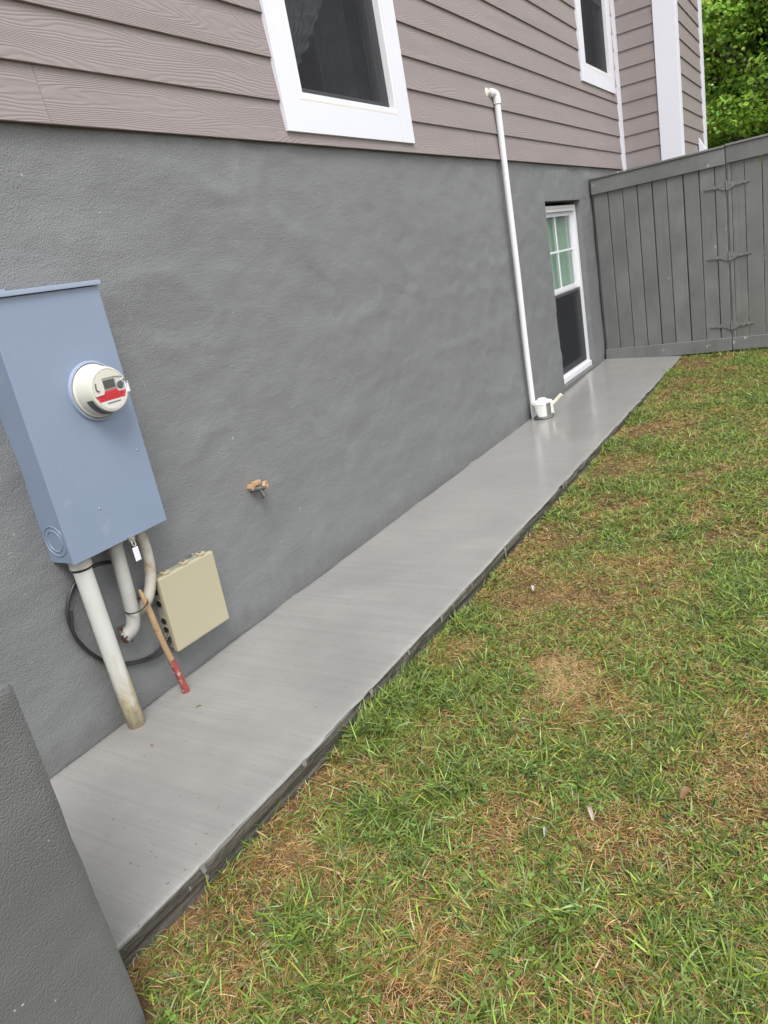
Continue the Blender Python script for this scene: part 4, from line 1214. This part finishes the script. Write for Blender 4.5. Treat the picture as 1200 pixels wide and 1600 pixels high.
near = (0.45, 3.3, -2.35, -0.79); far_ = (3.3, 8.35, -2.5, -0.79); rest = (-1.5, 8.4, -6.0, -3.4); side_ = (0.2, 8.35, -3.45, -2.35)
parts = [blades(16500, near, 1, 1), blades(15000, far_, 2, 2), pale_patch(), edge_tufts(900, 17), blades(8500, side_, 2, 13), thatch(22000, side_, 14), blades(5000, rest, 2, 3), blades(2500, (8.3, 12, -4, -0.7), 2, 5), blades(1500, (-1.5, 0.45, -2.35, -0.97), 2, 6),
         thatch(42000, near, 4), thatch(30000, far_, 7), thatch(15000, rest, 8), clover(3600, near, 9), clover(2200, far_, 10)]
V, F, L_, C = join(parts)
gr = mesh_np('grass', V, F, L_, MAT_GRASS, cols=C)
tag(gr, 'thin patchy lawn of green and straw coloured grass', kind='stuff')

# litter on the lawn and the walk
def scrap(name, x, y, L, W, az, mat, label, cat, lift=0.03, bend=0.012):
    b = MB(); n = 7; z = float(lawn_z(np.array([x]), np.array([y]))[0]) + lift if y < -0.83 else 0.004 + lift
    prev = None; rq = random.Random(int(x * 1000))
    for k in range(n):
        t = k / (n - 1) - 0.5
        w = W * (1 - 1.5 * t * t) * rq.uniform(0.8, 1.1)
        cx2, cy2 = x + math.cos(az) * t * L, y + math.sin(az) * t * L
        ox, oy = -math.sin(az) * w / 2, math.cos(az) * w / 2
        zz = z + bend * math.cos(t * 4) + rq.uniform(-.001, .001)
        cur = [b.bm.verts.new((cx2 + ox * s, cy2 + oy * s, zz + (abs(s) * 0.004 if cat != 'leaf' else abs(s) * .003) + h)) for h in (0, -0.0015) for s in (-1, 0, 1)]
        if prev:
            for i, j in ((0, 1), (1, 2), (2, 5), (5, 4), (4, 3), (3, 0)):
                b.bm.faces.new((prev[i], cur[i], cur[j], prev[j]))
        else: b.bm.faces.new([cur[i] for i in (0, 1, 2, 5, 4, 3)])
        prev = cur
    b.bm.faces.new([prev[i] for i in (3, 4, 5, 2, 1, 0)])
    o = b.build(name, mat, None, origin=Vector((x, y, z)))
    tag(o, label, cat)
MAT_PAPER = pbr('pale_bark', (0.34, 0.29, 0.23), 0.7, 0.2, 30)
MAT_DEAD = pbr('dead_leaf', (0.20, 0.105, 0.055), 0.75, 0.25, 30)
MAT_PALE = pbr('white_chip', (0.38, 0.38, 0.37), 0.6, 0.1)
MAT_GLEAF = pbr('fallen_green_leaf', (0.16, 0.20, 0.05), 0.6, 0.2)
scrap('bark_strip', 1.475, -1.672, 0.052, 0.013, 0.55, MAT_PAPER, 'pale curled strip of bark lying on the grass', 'bark')
scrap('bark_chip', 1.375, -1.585, 0.022, 0.006, 0.1, MAT_PALE, 'tiny white sliver beside the pale bark strip', 'chip')
scrap('dead_leaf', 1.622, -1.885, 0.045, 0.020, -0.5, MAT_DEAD, 'reddish brown dead leaf in the grass', 'leaf')
scrap('white_chip', 2.716, -1.082, 0.022, 0.013, 0.4, MAT_PALE, 'small white chip on a bare patch of lawn', 'chip')
scrap('dead_leaf', 1.268, -0.240, 0.012, 0.007, 0.9, MAT_DEAD, 'tiny brown crumb of leaf on the concrete walk', 'leaf', 0.001, 0.003)
scrap('green_leaf', 1.50, -0.235, 0.018, 0.004, -0.6, MAT_GLEAF, 'tiny green sliver of leaf on the concrete walk', 'leaf', 0.001, 0.002)

# ------------------------------------------------------------------ trees
def make_tree(name, loc, h, rad, nclump, label, seed, leaf=0.11, per=150, tone=(0.13, 0.205, 0.042), zlow=0.22):
    rg = np.random.default_rng(seed); rq = random.Random(seed)
    t = thing(name, loc, label, 'tree', 'trees behind the fence')
    bot = Vector((0, 0, -0.2)); top = Vector((rq.uniform(-.3, .3), rq.uniform(-.3, .3), h * 0.80))
    tr = MB()
    n = 10
    tp_ = [bot.lerp(top, k / n) + Vector((rq.uniform(-.08, .08), rq.uniform(-.08, .08), 0)) * (k > 0) for k in range(n + 1)]
    r0 = 0.028 * h
    tr.tube(tp_, [r0 * (1.25 if k == 0 else 1) * (1 - 0.85 * k / n) for k in range(n + 1)], 10)
    cl = []
    for k in range(nclump):
        u = rg.normal(size=3); u /= np.linalg.norm(u)
        rr_ = rg.uniform(0.45, 1.0) ** 0.6
        zc = h * (zlow + (1 - zlow) * 0.5); hz = h * (1 - zlow) * 0.5
        c = np.array([u[0] * rad * rr_, u[1] * rad * rr_, zc + u[2] * hz * rr_])
        cl.append((c, rg.uniform(0.30, 0.60) * rad / 2.6))
    for k, (c, r) in enumerate(cl):
        if k % 7 == 0:
            zt = min(max(c[2] - 0.55 * math.hypot(c[0], c[1]), h * 0.18), h * 0.75)
            s = bot.lerp(top, zt / (h * 0.8))
            e = Vector(c)
            md = s.lerp(e, 0.5) + Vector((0, 0, 0.12 * (e - s).length))
            tr.tube(catmull([s, md, e], 4), [r0 * 0.24 * (1 - 0.85 * q / 8) for q in range(9)], 6)
    lo = Vector(loc)
    tr.build('trunk', MAT_BARK, t, origin=Vector((0, 0, 0)))
    Vs = []; Cs = []
    for c, r in cl:
        n = int(per * rg.uniform(0.6, 1.2))
        d = rg.normal(size=(n, 3)); d /= np.linalg.norm(d, axis=1)[:, None]
        p = c + d * (r * rg.uniform(0.25, 1.0, n) ** 0.5)[:, None] * np.array([1.15, 1.15, 0.55])
        nrm = d * 0.7 + np.array([-0.25, 0, 0.65]) + rg.normal(0, 0.45, (n, 3)); nrm /= np.linalg.norm(nrm, axis=1)[:, None]
        a = rg.normal(size=(n, 3)); a -= nrm * np.sum(a * nrm, 1)[:, None]; a /= np.linalg.norm(a, axis=1)[:, None]
        b = np.cross(nrm, a)
        s = (leaf * rg.uniform(0.6, 1.25, n))[:, None]
        fold = nrm * s * 0.10
        q = np.stack([p - a * s * 0.5, p - a * s * 0.10 + b * s * 0.36 + fold, p + a * s * 0.22 + b * s * 0.26 + fold, p + a * s * 0.58 - fold, p + a * s * 0.22 - b * s * 0.26 + fold, p - a * s * 0.10 - b * s * 0.36 + fold], 1)
        Vs.append(q.reshape(-1, 3))
        tn = np.array(tone) * rg.uniform(0.8, 1.25)
        cc = tn[None, :] * rg.uniform(0.7, 1.3, n)[:, None] * np.where(rg.random(n) < 0.25, 1.3, 1.0)[:, None]
        cc[:, 0] *= rg.uniform(0.8, 1.3, n)
        Cs.append(np.repeat(np.concatenate([cc, np.ones((n, 1))], 1), 6, 0))
    V = np.concatenate(Vs); N = len(V) // 6
    per_ = np.array([0, 1, 2, 3, 0, 3, 4, 5])
    F = ((np.arange(N) * 6)[:, None] + per_[None, :]).ravel()
    mesh_np('crown', V, F, np.full(2 * N, 4), MAT_LEAF, t, cols=np.concatenate(Cs))
    return t
make_tree('broadleaf_tree', (15.6, -1.4, -0.1), 7.6, 2.8, 400, 'bright green broadleaf tree just beyond the fence beside the house corner', 21, 0.080, 300, (0.225, 0.39, 0.052), 0.10)
make_tree('broadleaf_tree', (20.5, -3.4, -0.1), 10.0, 4.0, 300, 'tall darker tree rising behind the bright green one', 22, 0.19, 110, (0.10, 0.18, 0.034), 0.03)
make_tree('broadleaf_tree', (18.9, -0.6, -0.1), 6.4, 2.2, 240, 'lower leafy tree filling the gap behind the bright green one', 27, 0.14, 120, (0.13, 0.235, 0.040), 0.05)
make_tree('broadleaf_tree', (21.0, 3.0, -0.1), 9.0, 4.0, 130, 'dark tree half hidden behind the house corner', 23, 0.16, 170, (0.09, 0.15, 0.034), 0.05)
make_tree('broadleaf_tree', (18.0, -8.0, -0.1), 8.5, 3.4, 120, 'broadleaf tree far to the right behind the gate', 24, 0.15, 140, (0.075, 0.135, 0.030), 0.08)
